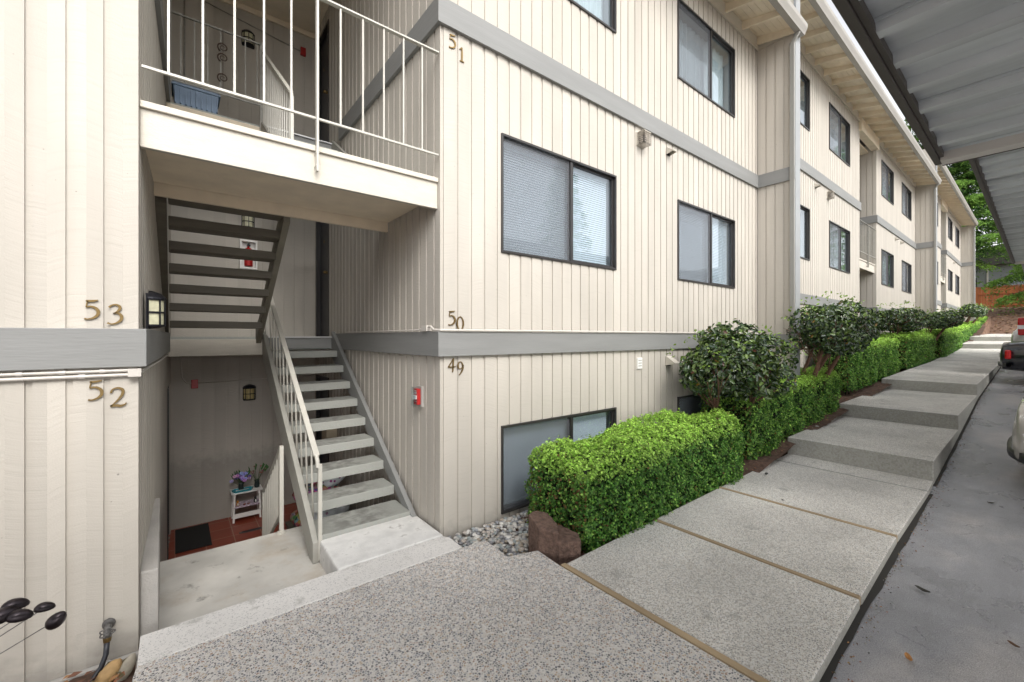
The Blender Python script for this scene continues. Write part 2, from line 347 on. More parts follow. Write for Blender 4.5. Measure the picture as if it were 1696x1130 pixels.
# wet asphalt
def asphalt_mat():
    m = bpy.data.materials.new('wet_asphalt'); m.use_nodes = True
    N, L = nodes_of(m); b = N['Principled BSDF']
    g = N.new('ShaderNodeNewGeometry')
    def noise(sc, det=5, st=None):
        n = N.new('ShaderNodeTexNoise'); n.inputs['Scale'].default_value = sc; n.inputs['Detail'].default_value = det
        if st:
            mp = N.new('ShaderNodeMapping'); mp.inputs['Scale'].default_value = st; L.new(g.outputs['Position'], mp.inputs[0]); L.new(mp.outputs[0], n.inputs['Vector'])
        else: L.new(g.outputs['Position'], n.inputs['Vector'])
        return n.outputs[0]
    big = noise(1.1, 5, (1, 1.6, 1)); mid = noise(9); fine = noise(110, 4, (1, 1.8, 1))
    def mr(v, a, b_, c, d):
        n = N.new('ShaderNodeMapRange'); n.inputs[1].default_value = a; n.inputs[2].default_value = b_; n.inputs[3].default_value = c; n.inputs[4].default_value = d; L.new(v, n.inputs[0]); return n.outputs[0]
    f = M_(N, L, 'MULTIPLY', M_(N, L, 'MULTIPLY', mr(big, .35, .65, .82, 1.18), mr(mid, .3, .7, .92, 1.08)), mr(fine, .3, .7, .7, 1.3))
    mx = N.new('ShaderNodeMixRGB'); mx.inputs[1].default_value = (.285, .285, .305, 1); mx.inputs[2].default_value = (.34, .325, .325, 1); L.new(mr(big, .5, .62, 0, 1), mx.inputs[0])
    vm = N.new('ShaderNodeVectorMath'); vm.operation = 'SCALE'; L.new(mx.outputs[0], vm.inputs[0]); L.new(f, vm.inputs['Scale'])
    # hairline cracks
    nzd = N.new('ShaderNodeTexNoise'); nzd.inputs['Scale'].default_value = 3; nzd.inputs['Detail'].default_value = 5; L.new(g.outputs['Position'], nzd.inputs['Vector'])
    vs_ = N.new('ShaderNodeVectorMath'); vs_.operation = 'SCALE'; vs_.inputs['Scale'].default_value = .5; L.new(nzd.outputs['Color'], vs_.inputs[0])
    va_ = N.new('ShaderNodeVectorMath'); L.new(g.outputs['Position'], va_.inputs[0]); L.new(vs_.outputs[0], va_.inputs[1])
    vc = N.new('ShaderNodeTexVoronoi'); vc.feature = 'DISTANCE_TO_EDGE'; vc.inputs['Scale'].default_value = .8; L.new(va_.outputs[0], vc.inputs['Vector'])
    crk = mr(vc.outputs['Distance'], .002, .005, .35, 1); gate = mr(mid, .52, .60, 1, 0)
    ck = M_(N, L, 'MAXIMUM', crk, gate); ck = M_(N, L, 'ADD', M_(N, L, 'MULTIPLY', ck, .5), .5)
    vm2 = N.new('ShaderNodeVectorMath'); vm2.operation = 'SCALE'; L.new(vm.outputs[0], vm2.inputs[0]); L.new(ck, vm2.inputs['Scale']); L.new(vm2.outputs[0], b.inputs['Base Color'])
    L.new(mr(big, .35, .6, .2, .5), b.inputs['Roughness'])
    bp = N.new('ShaderNodeBump'); bp.inputs['Strength'].default_value = .7; bp.inputs['Distance'].default_value = .004
    L.new(M_(N, L, 'ADD', fine, mid), bp.inputs['Height']); L.new(bp.outputs[0], b.inputs['Normal'])
    return m
struct('parking_lot', sheet((-20, 41), (-14, .95), lambda x, y: lerp(ASPH, x), .6, 2.0), asphalt_mat())

# planting bed: soil with lumps, the gravel area in its near end
def bedz(x, y): return lerp(BED, x) + .02*math.sin(x*7+y*5)*math.sin(y*9) + max(0, (y-2.7))*.02
struct('planting_bed', sheet((2.28, 38.6), (2.14, 3.19), bedz, .07, .07, .008), m_soil)
struct('soil_patch', sheet((-3, -.17), (1.0, 3.16), lambda x, y: -1.83+.02*math.sin(x*9)*math.sin(y*7)+.05*max(0, 1-abs(x+.35)*2.2), .05, .05, .012), m_soil)
struct('gravel_base', sheet((1.76, 2.8), (2.40, 3.17), lambda x, y: -1.755, .1, .1), m_conc)

# ------------------------------------------------------------------ plaza, walkway, steps
PL = [(-.2, .68), (2.17, .68), (2.17, 2.17), (2.19, 2.43), (1.95, 2.50), (1.97, 2.82), (1.76, 2.83), (-.15, 2.82), (-.16, 2.74)]
struct('plaza', MB().prism(PL, -2.1, -1.65), m_agg)
struct('plaza_edge', MB().prism([(-.15, 2.822), (1.76, 2.832), (1.765, 3.04), (1.73, 3.10), (-.15, 3.10)], -2.4, -1.648), m_strip, bevel=.006)
def stain(m, col, lo, hi, sc):
    N, L = nodes_of(m); b = N['Principled BSDF']; src = b.inputs['Base Color'].links[0].from_socket
    g = N.new('ShaderNodeNewGeometry'); n = N.new('ShaderNodeTexNoise'); n.inputs['Scale'].default_value = sc; n.inputs['Detail'].default_value = 8; n.inputs['Roughness'].default_value = .65; L.new(g.outputs['Position'], n.inputs['Vector'])
    mr = N.new('ShaderNodeMapRange'); mr.inputs[1].default_value = lo; mr.inputs[2].default_value = hi; L.new(n.outputs[0], mr.inputs[0])
    mx = N.new('ShaderNodeMixRGB'); mx.inputs[2].default_value = (*col, 1); L.new(mr.outputs[0], mx.inputs[0]); L.new(src, mx.inputs[1]); L.new(mx.outputs[0], b.inputs['Base Color'])
stain(m_slab, (.42, .34, .25), .52, .78, 2.2); stain(m_slab, (.22, .21, .19), .60, .72, 7); stain(m_stoop, (.30, .29, .27), .58, .72, 9)
stain(m_walk, (.24, .235, .215), .60, .80, 3.0); stain(m_agg, (.30, .28, .25), .62, .85, 2.0); stain(m_strip, (.33, .32, .29), .56, .74, 6)
struct('entry_slab', MB().box(-.3, 1.74, 3.102, 4.456, -2.9, -1.82), m_slab, bevel=.01)
struct('entry_stoop', MB().prism([(.90, 3.104), (1.745, 3.104), (1.745, 3.95), (.92, 3.95)], -1.9, -1.645), m_stoop, bevel=.015)
lw = MB()
for k in range(3): lw.box(-.3, 1.74, 4.458+.28*k, 4.457+.28*(k+1)-(.28 if k == 2 else 0)*0, -2.9, -1.82-.195*(k+1)+.0)
struct('lower_steps', lw, m_slab)

def tile_mat():
    m = bpy.data.materials.new('terracotta_tile'); m.use_nodes = True
    N, L = nodes_of(m); b = N['Principled BSDF']; b.inputs['Roughness'].default_value = .35
    g = N.new('ShaderNodeNewGeometry'); br = N.new('ShaderNodeTexBrick'); br.offset = 0; br.inputs['Scale'].default_value = 1
    br.inputs['Brick Width'].default_value = .3; br.inputs['Row Height'].default_value = .3; br.inputs['Mortar Size'].default_value = .006
    br.inputs['Color1'].default_value = (.27, .05, .022, 1); br.inputs['Color2'].default_value = (.21, .038, .018, 1); br.inputs['Mortar'].default_value = (.32, .17, .12, 1)
    L.new(g.outputs['Position'], br.inputs['Vector']); L.new(br.outputs['Color'], b.inputs['Base Color'])
    return m
struct('tile_floor', MB().box(-.3, 1.9, 5.02, 7.4, -2.9, -2.6), tile_mat())

def slab(x0, x1, yl0, yl1, yr0, yr1, z0, z1=None, thick=.4, name='walkway'):
    z1 = z0 if z1 is None else z1
    P = [(x0, yr0), (x1, yr1), (x1, yl1), (x0, yl0)]
    o = struct(name, MB().prism(P, [z0-thick, z1-thick, z1-thick, z0-thick], [z0, z1, z1, z0]), m_walk, bevel=.012)
    o.data.materials.append(m_riser)
    for p_ in o.data.polygons:
        if abs(p_.normal.z) < .5: p_.material_index = 1
    return o
slab(2.225, 3.37, 2.165, 2.19, .68, .715, -1.65)
slab(3.41, 4.655, 2.19, 2.21, .716, .748, -1.65)
slab(4.69, 6.29, 2.21, 2.24, .748, .763, -1.65)
slab(6.318, 6.85, 2.24, 2.25, .763, .78, -1.65)
slab(6.77, 9.45, 2.25, 2.276, .775, .80, -1.417, name='walkway_step')
slab(9.33, 12.95, 2.276, 2.33, .80, .83, -1.197, name='walkway_step')
slab(12.8, 16.2, 2.33, 2.34, .83, .83, -.97, -.905, name='walkway_step')
slab(16.215, 19.8, 2.34, 2.34, .83, .83, -.905, -.833)
slab(19.815, 27.85, 2.34, 2.3, .83, .83, -.833, -.517)
slab(27.7, 31.5, 2.3, 2.3, .83, .83, -.315, -.205, name='walkway_step')
slab(31.4, 44, 2.3, 2.3, .83, .83, 0, .27, name='walkway_step')
for (x0, x1, ya, yb, s_) in ((2.178, 2.222, .70, 2.17, 'between the pebbled plaza and the first slab'), (3.373, 3.407, .72, 2.19, 'between the first and second slabs'), (4.658, 4.688, .75, 2.21, 'between the second and third slabs')):
    tag(MB().box(x0, x1, ya, yb, -1.75, -1.644).build('divider_board', m_wood, bevel=.004), 'weathered wooden divider board set '+s_+' of the walkway', 'divider board', 'wooden divider boards in the walkway')
# dark joint filler at the foot of the slabs
EDGE = [(1.5, .672), (2.2, .68), (6.8, .775), (12.9, .83), (40, .83)]
mb = MB(); je = [1.5+.25*i for i in range(155)]
for x in je:
    e = lerp(EDGE, x); mb.v += [(x, e-.022-random.uniform(0, .014), lerp(ASPH, x)+.004), (x, e+.03, lerp(ASPH, x)+.004)]
for i in range(len(je)-1): mb.f.append((2*i, 2*i+2, 2*i+3, 2*i+1))
struct('curb_joint', mb, mat('joint_dirt', (.035, .032, .028), .9))

# gravel stones
stn = MB(); cols = []
def ring_ok(x, y):
    return not (x < 1.97 and y < 2.85) and not (x < 1.78) and not (x > 2.2 and y < 2.62 and x > 2.2+(2.62-y)*.2) and y > 2.44+max(0, (x-2.2))*.3
n = 0
while n < 1150:
    x, y = random.uniform(1.79, 2.95), random.uniform(2.42, 3.17)
    if not ring_ok(x, y): continue
    r = random.uniform(.010, .024); k0 = len(stn.f)
    Mx = Matrix.Rotation(random.uniform(0, 6.3), 3, 'Z')
    stn.ell((x, y, -1.745+random.uniform(0, .025)+r*.3), r*random.uniform(.9, 1.4), r, r*.65, 7, 5, Mx, .07)
    c = random.choice([(.40,.39,.37), (.28,.29,.31), (.50,.48,.45), (.36,.31,.25), (.22,.22,.23), (.62,.60,.57), (.30,.33,.33), (.45,.40,.36)])
    cols += [c]*(len(stn.f)-k0); n += 1
me_g = stn.build('gravel', mat('stone', (.4, .4, .4), .7), smooth=True)
def face_cols(o, cols):
    me = o.data; ca = me.color_attributes.new('Col', 'FLOAT_COLOR', 'CORNER')
    arr = np.ones((len(me.loops), 4), np.float32); lt = np.empty(len(me.polygons), np.int32); me.polygons.foreach_get('loop_total', lt)
    arr[:, :3] = np.repeat(np.array(cols, np.float32), lt, axis=0); ca.data.foreach_set('color', arr.ravel())
def colattr_mat(name, rough=.7, **k):
    m = mat(name, (.4, .4, .4), rough, **k); N, L = nodes_of(m); a = N.new('ShaderNodeAttribute'); a.attribute_name = 'Col'
    for l in list(N['Principled BSDF'].inputs['Base Color'].links): L.remove(l)
    L.new(a.outputs[0], N['Principled BSDF'].inputs['Base Color']); return m
if len(me_g.data.polygons) == len(cols): face_cols(me_g, cols)
me_g.data.materials[0] = colattr_mat('river_stone', .6)
tag(me_g, 'rounded river gravel in the corner by the wall and brown block', 'gravel', kind='stuff')

# ------------------------------------------------------------------ building
bld = thing('apartment_building', (0, 0, 0), 'long cream board-sided apartment building stepping uphill with grey belt boards', 'apartment building')
F = 3.2                     # facade plane
OX0, OX1 = -.161, 1.766     # stair recess
FIN = 8.184; SPAN = 15.16; RISE = .87
BY = 7.3                    # back wall of the recess
def siding(p, d, length, z0, z1, nrm, openings=(), phase=0.0, name='wall', m=None, gw=.028, gd=.011, parent=bld):
    """grooved board siding on a vertical plane: p origin, d unit direction, nrm outward normal; openings in (s0,s1,z0,z1)"""
    p, d, nrm = Vector(p), Vector(d), Vector(nrm)
    br = {0.0, length}; gro = []
    k = math.floor((0-phase)/PITCH)
    while True:
        c = phase+k*PITCH; k += 1
        if c-gw/2 > length: break
        if c+gw/2 < 0: continue
        a, b = max(0, c-gw/2), min(length, c+gw/2); gro.append((a, b)); br |= {a, b}
    for o in openings: br |= {max(0, min(length, o[0])), max(0, min(length, o[1]))}
    br = sorted(br); mb = MB(); prev = None
    def spans(a, b):
        m_ = (a+b)/2; cut = sorted([(o[2], o[3]) for o in openings if o[0] < m_ < o[1]]); z = z0; out = []
        for c0, c1 in cut:
            if c0 > z: out.append((z, c0))
            z = max(z, c1)
        if z < z1: out.append((z, z1))
        return out
    fl = (d.cross(Vector((0, 0, 1)))).dot(nrm) > 0
    def quad(P):
        mb.add(P, [(0, 1, 2, 3) if fl else (3, 2, 1, 0)])
    for a, b in zip(br, br[1:]):
        if b-a < 1e-5: continue
        m_ = (a+b)/2; dep = gd if any(g0 <= m_ <= g1 for g0, g1 in gro) else 0
        sp_ = spans(a, b); off = -nrm*dep
        for s0, s1 in sp_:
            quad([p+d*a+off+Vector((0, 0, s0)), p+d*b+off+Vector((0, 0, s0)), p+d*b+off+Vector((0, 0, s1)), p+d*a+off+Vector((0, 0, s1))])
            if prev is not None and prev != dep:
                o0, o1 = -nrm*prev, off
                P = [p+d*a+o0+Vector((0, 0, s0)), p+d*a+o1+Vector((0, 0, s0)), p+d*a+o1+Vector((0, 0, s1)), p+d*a+o0+Vector((0, 0, s1))]
                mb.add(P, [(0, 1, 2, 3) if fl else (3, 2, 1, 0)])
        prev = dep
    return mb.build(name, m or m_side, parent)

def window(x0, x1, z0, z1, style='blind', split=.5, detail=True, parent=bld, screen='left'):
    """sliding window in the facade plane: bronze frame, two sashes, glass, blind and screen"""
    y = F
    f = MB(); w = .024
    f.box(x0, x1, y-.018, y+.07, z0, z0+w); f.box(x0, x1, y-.018, y+.07, z1-w, z1)
    f.box(x0, x0+w*.8, y-.018, y+.07, z0+w, z1-w); f.box(x1-w*.8, x1, y-.018, y+.07, z0+w, z1-w)
    f.box(x0+w*.8, x0+w*.8+.014, y+.0, y+.03, z0+w, z1-w)
    win = f.build('window', m_frame, parent, bevel=.002)
    xm = x0+(x1-x0)*split
    s = MB(); s.box(xm-.022, xm+.014, y-.004, y+.045, z0+w, z1-w); s.box(xm+.012, xm+.036, y+.012, y+.06, z0+w, z1-w)
    s.box(xm+.034, x1-w*.8-.020, y+.02, y+.05, z0+w, z0+w+.022); s.box(xm+.034, x1-w*.8-.020, y+.02, y+.05, z1-w-.022, z1-w); s.box(x1-w*.8-.022, x1-w*.8, y+.02, y+.05, z0+w, z1-w)
    s.build('sash', m_frame, win)
    MB().box(x0+w*.8+.014, xm-.03, y+.024, y+.028, z0+w, z1-w).build('pane', m_glass, win)
    MB().box(xm+.036, x1-w*.8-.022, y+.034, y+.038, z0+w+.022, z1-w-.022).build('pane', m_glass, win)
    if screen == 'left': MB().box(x0+w*.8+.014, xm-.03, y+.008, y+.010, z0+w, z1-w).build('screen', m_screen, win)
    r = MB(); a, b, c, d = x0+.002, x1-.002, z0+.002, z1-.002; yb = y+.55
    r.add([(a, y+.071, c), (b, y+.071, c), (b, y+.071, d), (a, y+.071, d), (a, yb, c), (b, yb, c), (b, yb, d), (a, yb, d)], [(0,1,5,4), (1,2,6,5), (2,3,7,6), (3,0,4,7), (4,5,6,7)])
    r.build('room', m_room, win)
    bl = MB()
    if style == 'blind':
        pit = .025 if detail else .05; zz = z1-w-.05
        bl.box(x0+w, x1-w-.03, y+.085, y+.12, z1-w-.045, z1-w-.005)
        tilt = .0035
        while zz > z0+w+.03:
            bl.add([(x0+w, y+.094-tilt, zz-pit*.43), (x1-w-.035, y+.094-tilt, zz-pit*.43), (x1-w-.035, y+.094+tilt*2, zz+pit*.5), (x0+w, y+.094+tilt*2, zz+pit*.5)], [(0,1,2,3)]); zz -= pit
        bl.box(x0+w, x1-w-.035, y+.085, y+.105, z0+w+.008, z0+w+.024)
        bl.build('blind', m_blind, win)
    elif style == 'curtain':
        n_ = 44; 
        for i in range(n_+1):
            t = i/n_; xx = x0+w+(x1-x0-2*w)*t; yy = y+.16+.018*math.sin(i*1.9)
            bl.v += [(xx, yy, z0+.04), (xx, yy, z1-.05)]
        for i in range(n_): bl.f.append((2*i, 2*i+2, 2*i+3, 2*i+1))
        bl.build('curtain', m_curtain, win)
    return win

def belt(mb, pts, z0, z1, th=.035):
    """board following the wall plan pts (list of xy), set proud to the outside (right-hand side of travel)"""
    n = len(pts); P = [Vector((*q, 0)) for q in pts]; offs = []
    for i in range(n):
        nr = []
        if i > 0: d = (P[i]-P[i-1]).normalized(); nr.append(Vector((d.y, -d.x, 0)))
        if i < n-1: d = (P[i+1]-P[i]).normalized(); nr.append(Vector((d.y, -d.x, 0)))
        if len(nr) == 2:
            m_ = (nr[0]+nr[1]).normalized(); offs.append(m_*th/max(.3, m_.dot(nr[0])))
        else: offs.append(nr[0]*th)
    for i in range(n-1):
        a, b, ao, bo = P[i], P[i+1], P[i]+offs[i], P[i+1]+offs[i+1]
        ctr = [Vector((q.x, q.y, 0)) for q in (a, b, bo, ao)]
        vs = [Vector((q.x, q.y, z)) for z in (z0, z1) for q in (ao, bo, b, a)]
        mb.add(vs, [(0,1,5,4), (1,2,6,5), (2,3,7,6), (3,0,4,7), (4,5,6,7), (3,2,1,0)])
    return mb

WX = [(2.415, 4.141, .80, 1.93), (5.523, 7.278, .80, 1.93)]     # windows right of the recess
WXL = [(-2.87, -1.14, .80, 1.93), (-5.99, -4.26, .80, 1.93)]    # left of it
SK = -.045                                                     # recess left wall is slightly out of square
def section(i):
    ox, oz = SPAN*i, RISE*i
    near = i == 0
    zb = -1.80 if near else lerp(BED, ox)-.15-1.0
    eave = 5.26+oz
    # --- facades with window openings
    def wins(lst, storey, lo):
        out = []
        for x0, x1, z0, z1 in lst:
            z0, z1 = z0+2.84*storey, z1+2.84*storey
            if storey == -1: z1 = -.845; z0 = -1.68
            out.append((x0+ox, x1+ox, z0+oz, z1+oz))
        return out
    rw = wins(WX, 0, 0)+wins(WX, 1, 0); lwn = wins(WXL, 0, 0)+wins(WXL, 1, 0)
    if i <= 1: rw += wins(WX, -1, 0); 
    if i == 0: lwn += []
    siding((OX1+ox, F, 0), (1, 0, 0), FIN-OX1, zb, eave, (0, -1, 0), [(a-OX1-ox, b-OX1-ox, c, d) for a, b, c, d in rw], phase=1.931-OX1)
    lx = FIN-SPAN+ox+(0 if near else .21)
    siding((lx, F, 0), (1, 0, 0), OX0+ox-lx, zb if not near else -1.78, eave, (0, -1, 0), [(a-lx, b-lx, c, d) for a, b, c, d in lwn], phase=(-.437+ox-lx) % PITCH)
    for k, (a, b, c, d) in enumerate(rw+lwn):
        left = k >= len(rw); up = (c-oz) > 3
        style = 'blind' if not up else 'curtain'
        if near and c < -1: style = 'blind'
        if i > 0 and not up: style = 'curtain' if (left or a-ox < 5) else 'blind'
        window(a, b, c, d, style, .56, detail=near)
    # foundation under the boards
    fo = MB(); fo.box(OX1+ox+.03, FIN+ox, F+.004, F+.2, -3.4, zb-.004)
    if near: fo.box(lx, OX0-.0, F-.03, F+.2, -3.4, -1.784)
    else: fo.box(lx, OX0+ox, F+.004, F+.2, -3.4, zb-.004)
    fo.build('foundation', m_conc, bld)
    # --- recess walls
    zr0, zr1 = (-2.6 if near else zb), 5.1+oz
    doors_r = [(6.52-F, 7.22-F, z+oz, z+1.98+oz) for z in ((-2.58, .005, 2.675) if near else (.005, 2.675))]
    siding((OX1+ox, F, 0), (0, 1, 0), BY-F, zr0, zr1, (-1, 0, 0), doors_r, phase=.10)
    dl = Vector((SK-OX0, BY-F, 0)).normalized(); ll = math.hypot(SK-OX0, BY-F)
    siding((OX0+ox, F, 0), dl, ll, zr0, zr1, (dl.y, -dl.x, 0), [(6.35-F, 7.15-F, z+oz, z+1.98+oz) for z in ((-2.58,) if near else ())], phase=.07)
    siding((SK+ox, BY, 0), (1, 0, 0), OX1-SK, zr0, zr1, (0, -1, 0), [], phase=.05)
    # doors in the right wall of the recess
    for (s0, s1, z0, z1) in doors_r:
        dr = MB().box(OX1+ox+.045, OX1+ox+.085, F+s0+.04, F+s1-.04, z0, z1-.04).build('door', m_door, bld)
        fr = MB(); X0, X1 = OX1+ox-.012, OX1+ox+.09
        fr.box(X0, X1, F+s0-.0, F+s0+.04, z0, z1); fr.box(X0, X1, F+s1-.04, F+s1, z0, z1); fr.box(X0, X1, F+s0+.04, F+s1-.04, z1-.04, z1)
        fr.build('frame', m_frame, dr)
        if near:
            h = MB(); h.tube([(X0+.055, F+s0+.10, z0+.95), (X0-.0, F+s0+.10, z0+.95)], .022, 10); h.ell((X0-.02, F+s0+.10, z0+.95), .025, .025, .025); h.tube([(X0+.055, F+s0+.10, z0+1.07), (X0+.03, F+s0+.10, z0+1.07)], .022, 10)
            h.build('handle', m_brass, dr, smooth=True)
            MB().box(X0+.05, X0+.056, F+s0+.42, F+s0+.45, z0+1.45, z0+1.49).build('peephole', m_brass, dr)
    if near:
        dr = MB().box(-.20, -.16, 6.40, 7.08, -2.58, -.62).build('door', m_door, bld)
        MB().box(-.14, -.06, 6.32, 6.36, -2.58, -.60).box(-.14, -.06, 7.1, 7.14, -2.58, -.60).build('frame', m_frame, dr)
        MB().prism([(OX0+.002, 3.24), (OX0+.085, 3.24), (SK-.075+.085-.06, 4.456), (OX0-.01, 4.456)], -1.85, [-1.36, -1.36, -1.30, -1.30]).build('curb', m_conc, bld, bevel=.008)
    # --- belts
    b = MB()
    lnv = (0, 0)
    for z0, z1 in ((-.168, .045), (2.66, 2.885)):
        belt(b, [(OX1+ox, 6.13 if z0 < 0 else 5.95), (OX1+ox, F), (FIN+ox, F), (FIN+ox, F-.605)], z0+oz, z1+oz)
        yb = 6.13 if z0 < 0 else 6.25
        t_ = (yb-F)/(BY-F)
        belt(b, [(lx, F), (OX0+ox, F), (OX0+(SK-OX0)*t_+ox, yb)], z0+oz, z1+oz)
    b.build('belt_board', m_belt, bld, bevel=.003)
    # --- recess ceiling
    MB().box(SK-.3+ox, OX1+ox+.1, 3.4, BY+.1, 4.86+oz, 4.92+oz).build('ceiling', m_soffit, bld)
    MB().box(OX0+ox-.05, OX1+ox+.08, F-.06, F+.12, 4.90+oz, 5.24+oz).build('header_beam', m_soffit, bld)
    MB().box(SK+ox, OX1+ox-.002, BY-.03, BY-.001, 4.78+oz, 4.855+oz).build('wall_trim', m_soffit, bld)
    # --- landings
    for z in (0.0, 2.665):
        la = MB().box(SK-.1+ox, OX1+ox-.002, 6.13+.03, BY-.002, z-.17+oz, z+oz).build('landing', m_stair, bld)
        MB().box(SK-.1+ox, .86+ox, 6.13, 6.158, z-.225+oz, z-.03+oz).build('fascia', m_cream if z == 0 else m_soffit, la, bevel=.003)
        MB().box(.86+ox, OX1+ox-.03, 6.13, 6.158, z-.155+oz, z-.012+oz).build('riser', m_belt, la)
        MB().box(.87+ox, OX1+ox-.03, 6.105, 6.16, z-.012+oz, z+.004+oz).build('nosing', mat('nosing_metal', (.55, .55, .55), .4, .6) if 'nosing_metal' not in bpy.data.materials else bpy.data.materials['nosing_metal'], la)
    # --- balcony (half landing at the facade)
    ba = MB().box(OX0+ox+.004, OX1+ox-.004, 3.285, 4.40, 1.24+oz, 1.345+oz).build('balcony', m_stair, bld)
    MB().box(OX0+ox+.002, OX1+ox-.002, 3.245, 3.283, 1.10+oz, 1.322+oz).build('fascia', m_cream, ba, bevel=.003)
    MB().box(OX0+ox+.002, OX1+ox-.002, 3.225, 3.34, 1.3225+oz, 1.362+oz).build('cap_board', m_cream, ba, bevel=.004)
    MB().box(OX0+ox+.004, OX1+ox-.004, 3.285, 4.30, 1.205+oz, 1.235+oz).build('soffit', m_soffit, ba)
    MB().box(OX0+ox+.004, OX1+ox-.004, 4.32, 4.36, 1.11+oz, 1.24+oz).build('beam', m_soffit, ba)
    # --- fin wall
    fx = FIN+ox; ftop = 5.13+oz+RISE if i < 2 else 5.13+oz; fb = lerp(BED, fx)-.4
    siding((fx, F, 0), (0, -1, 0), .575, fb, eave-.13, (-1, 0, 0), [], phase=.144, name='fin_wall')
    core = MB(); core.box(fx+.012, fx+.2, F-.574, F+.02, fb, ftop); core.build('fin_core', m_cream, bld)
    if i < 2: MB().box(fx+.0, fx+.012, F-.605, F+3, eave-.12, ftop+.6).build('gable_wall', m_cream, bld)
    MB().box(fx-.004, fx+.215, F-.605, F-.5745, fb, ftop).build('corner_board', mat('fin_trim_paint', (.30, .31, .315), .6, noise=.05, nscale=4) if 'fin_trim_paint' not in bpy.data.materials else bpy.data.materials['fin_trim_paint'], bld, bevel=.003)
    # --- roof, rafters, gutter
    x0, x1 = (lx-.2 if near else fx-SPAN+.215), fx-.005
    sl_ = .25; Yg = 2.60
    def zr(y, base): return base+(y-Yg)*sl_
    rb = 5.20+oz          # top of rafter at gutter line
    rf = MB().xprism([(Yg-.05, zr(Yg-.05, rb)+.03), (F+6, zr(F+6, rb)+.03), (F+6, zr(F+6, rb)+.09), (Yg-.05, zr(Yg-.05, rb)+.09)], x0, x1+(.0)).build('roof', m_roof, bld)
    # roof deck boards seen from below
    dk = MB()
    for q in range(7):
        ya, yb2 = Yg+.02+q*.105, Yg+.02+q*.105+.100
        dk.xprism([(ya, zr(ya, rb)), (yb2, zr(yb2, rb)), (yb2, zr(yb2, rb)+.029), (ya, zr(ya, rb)+.029)], x0, x1)
    dk.build('deck_boards', m_soffit, rf)
    xr = x1-.03; nr = 0
    while xr > x0+.05:
        if xr > .8 or near:
            MB().xprism([(Yg, zr(Yg, rb)-.095), (F+.03, zr(F+.03, rb)-.14), (F+.03, zr(F+.03, rb)-.001), (Yg, zr(Yg, rb)-.001)], xr-.042, xr).build('rafter', m_soffit, bld, bevel=.002)
            nr += 1
        xr -= .604
    MB().box(x0, x1-.001, F-.028, F-.002, eave-.13, eave+.09).build('frieze_board', m_cream, bld)
    # gutter: K-profile trough along the eave
    gy = Yg-.004; gz = 5.105+oz
    prof = [(gy, gz+.17), (gy, gz), (gy-.085, gz), (gy-.095, gz+.03), (gy-.125, gz+.10), (gy-.13, gz+.165), (gy-.115, gz+.17), (gy-.11, gz+.158), (gy-.11, gz+.10), (gy-.08, gz+.02), (gy-.012, gz+.012), (gy-.012, gz+.17)]
    MB().xprism(prof, x0-(0 if near else -.0), x1+.16).build('gutter', m_gut, bld)
    # downspout in front of the fin
    dsx = fx-.045
    ds = MB(); zt = gz+.0; ds.bar((fx-.03, gy-.05, zt), (fx-.03, F-.565, zt-.16), .05, .06); ds.box(fx-.056, fx-.006, F-.60, F-.53, fb, zt-.14)
    dsp = ds.build('downspout', m_gutd, bld, bevel=.006)
for i in range(3): section(i)
# upslope end wall of the whole building and its back, so that it is a solid block from other sides
eb = MB(); eb.box(FIN+2*SPAN+.02, FIN+2*SPAN+.2, F+.02, F+9, -1, 7.0); eb.box(-7, FIN+2*SPAN+.2, F+9, F+9.2, -3.3, 6)
eb.build('end_wall', m_cream, bld)

# ------------------------------------------------------------------ stairs of the first recess
def flight(name, label, x0, x1, ybot, ytop, zbot, ztop, n, mats, tread_t, treads, strl, strr, group='open stair flights in the recess'):
    """n rises; the flight runs from (ybot, zbot) to (ytop, ztop)"""
    t = thing(name, ((x0+x1)/2, ybot, zbot), label, 'stair flight', group)
    L0 = Vector(t.location); s = 1 if ytop > ybot else -1
    rise = (ztop-zbot)/n; run = abs(ytop-ybot)/(n-1) if treads == n-1 else abs(ytop-ybot)/n
    T0 = Matrix.Translation(-L0)
    mt, ms = mats
    for k in range(1, treads+1):
        z = zbot+rise*k; yf = ybot+s*run*(k-1); ya, yb = sorted((yf, yf+s*(run+.02)))
        MB().box(x0+.045, x1-.045, ya-.0, yb, z-tread_t, z, T0).build('tread', mt, t, bevel=.006)
    sl = rise/run
    def stringer(xa, xb, lo, hi, yb0, yt0):
        z = lambda y: zbot+rise+(y-ybot)*s*sl
        P = [(yb0, z(yb0)+lo), (yt0, z(yt0)+lo), (yt0, z(yt0)+hi), (yb0, z(yb0)+hi)]
        m_ = MB().xprism(P, xa, xb); m_.v = [tuple(Vector(p)-L0) for p in m_.v]; return m_
    return t, stringer, T0, L0, sl, run, rise

# flight A: from the stoop up to the middle landing
tA, strA, T0, L0, sl, run, rise = flight('stair_flight', 'lower grey open stair with worn treads rising from the pale stoop to the middle landing', .86, 1.735, 3.986, 6.13, -1.645, 0, 9, (m_stair, m_string), .088, 8, 0, 0)
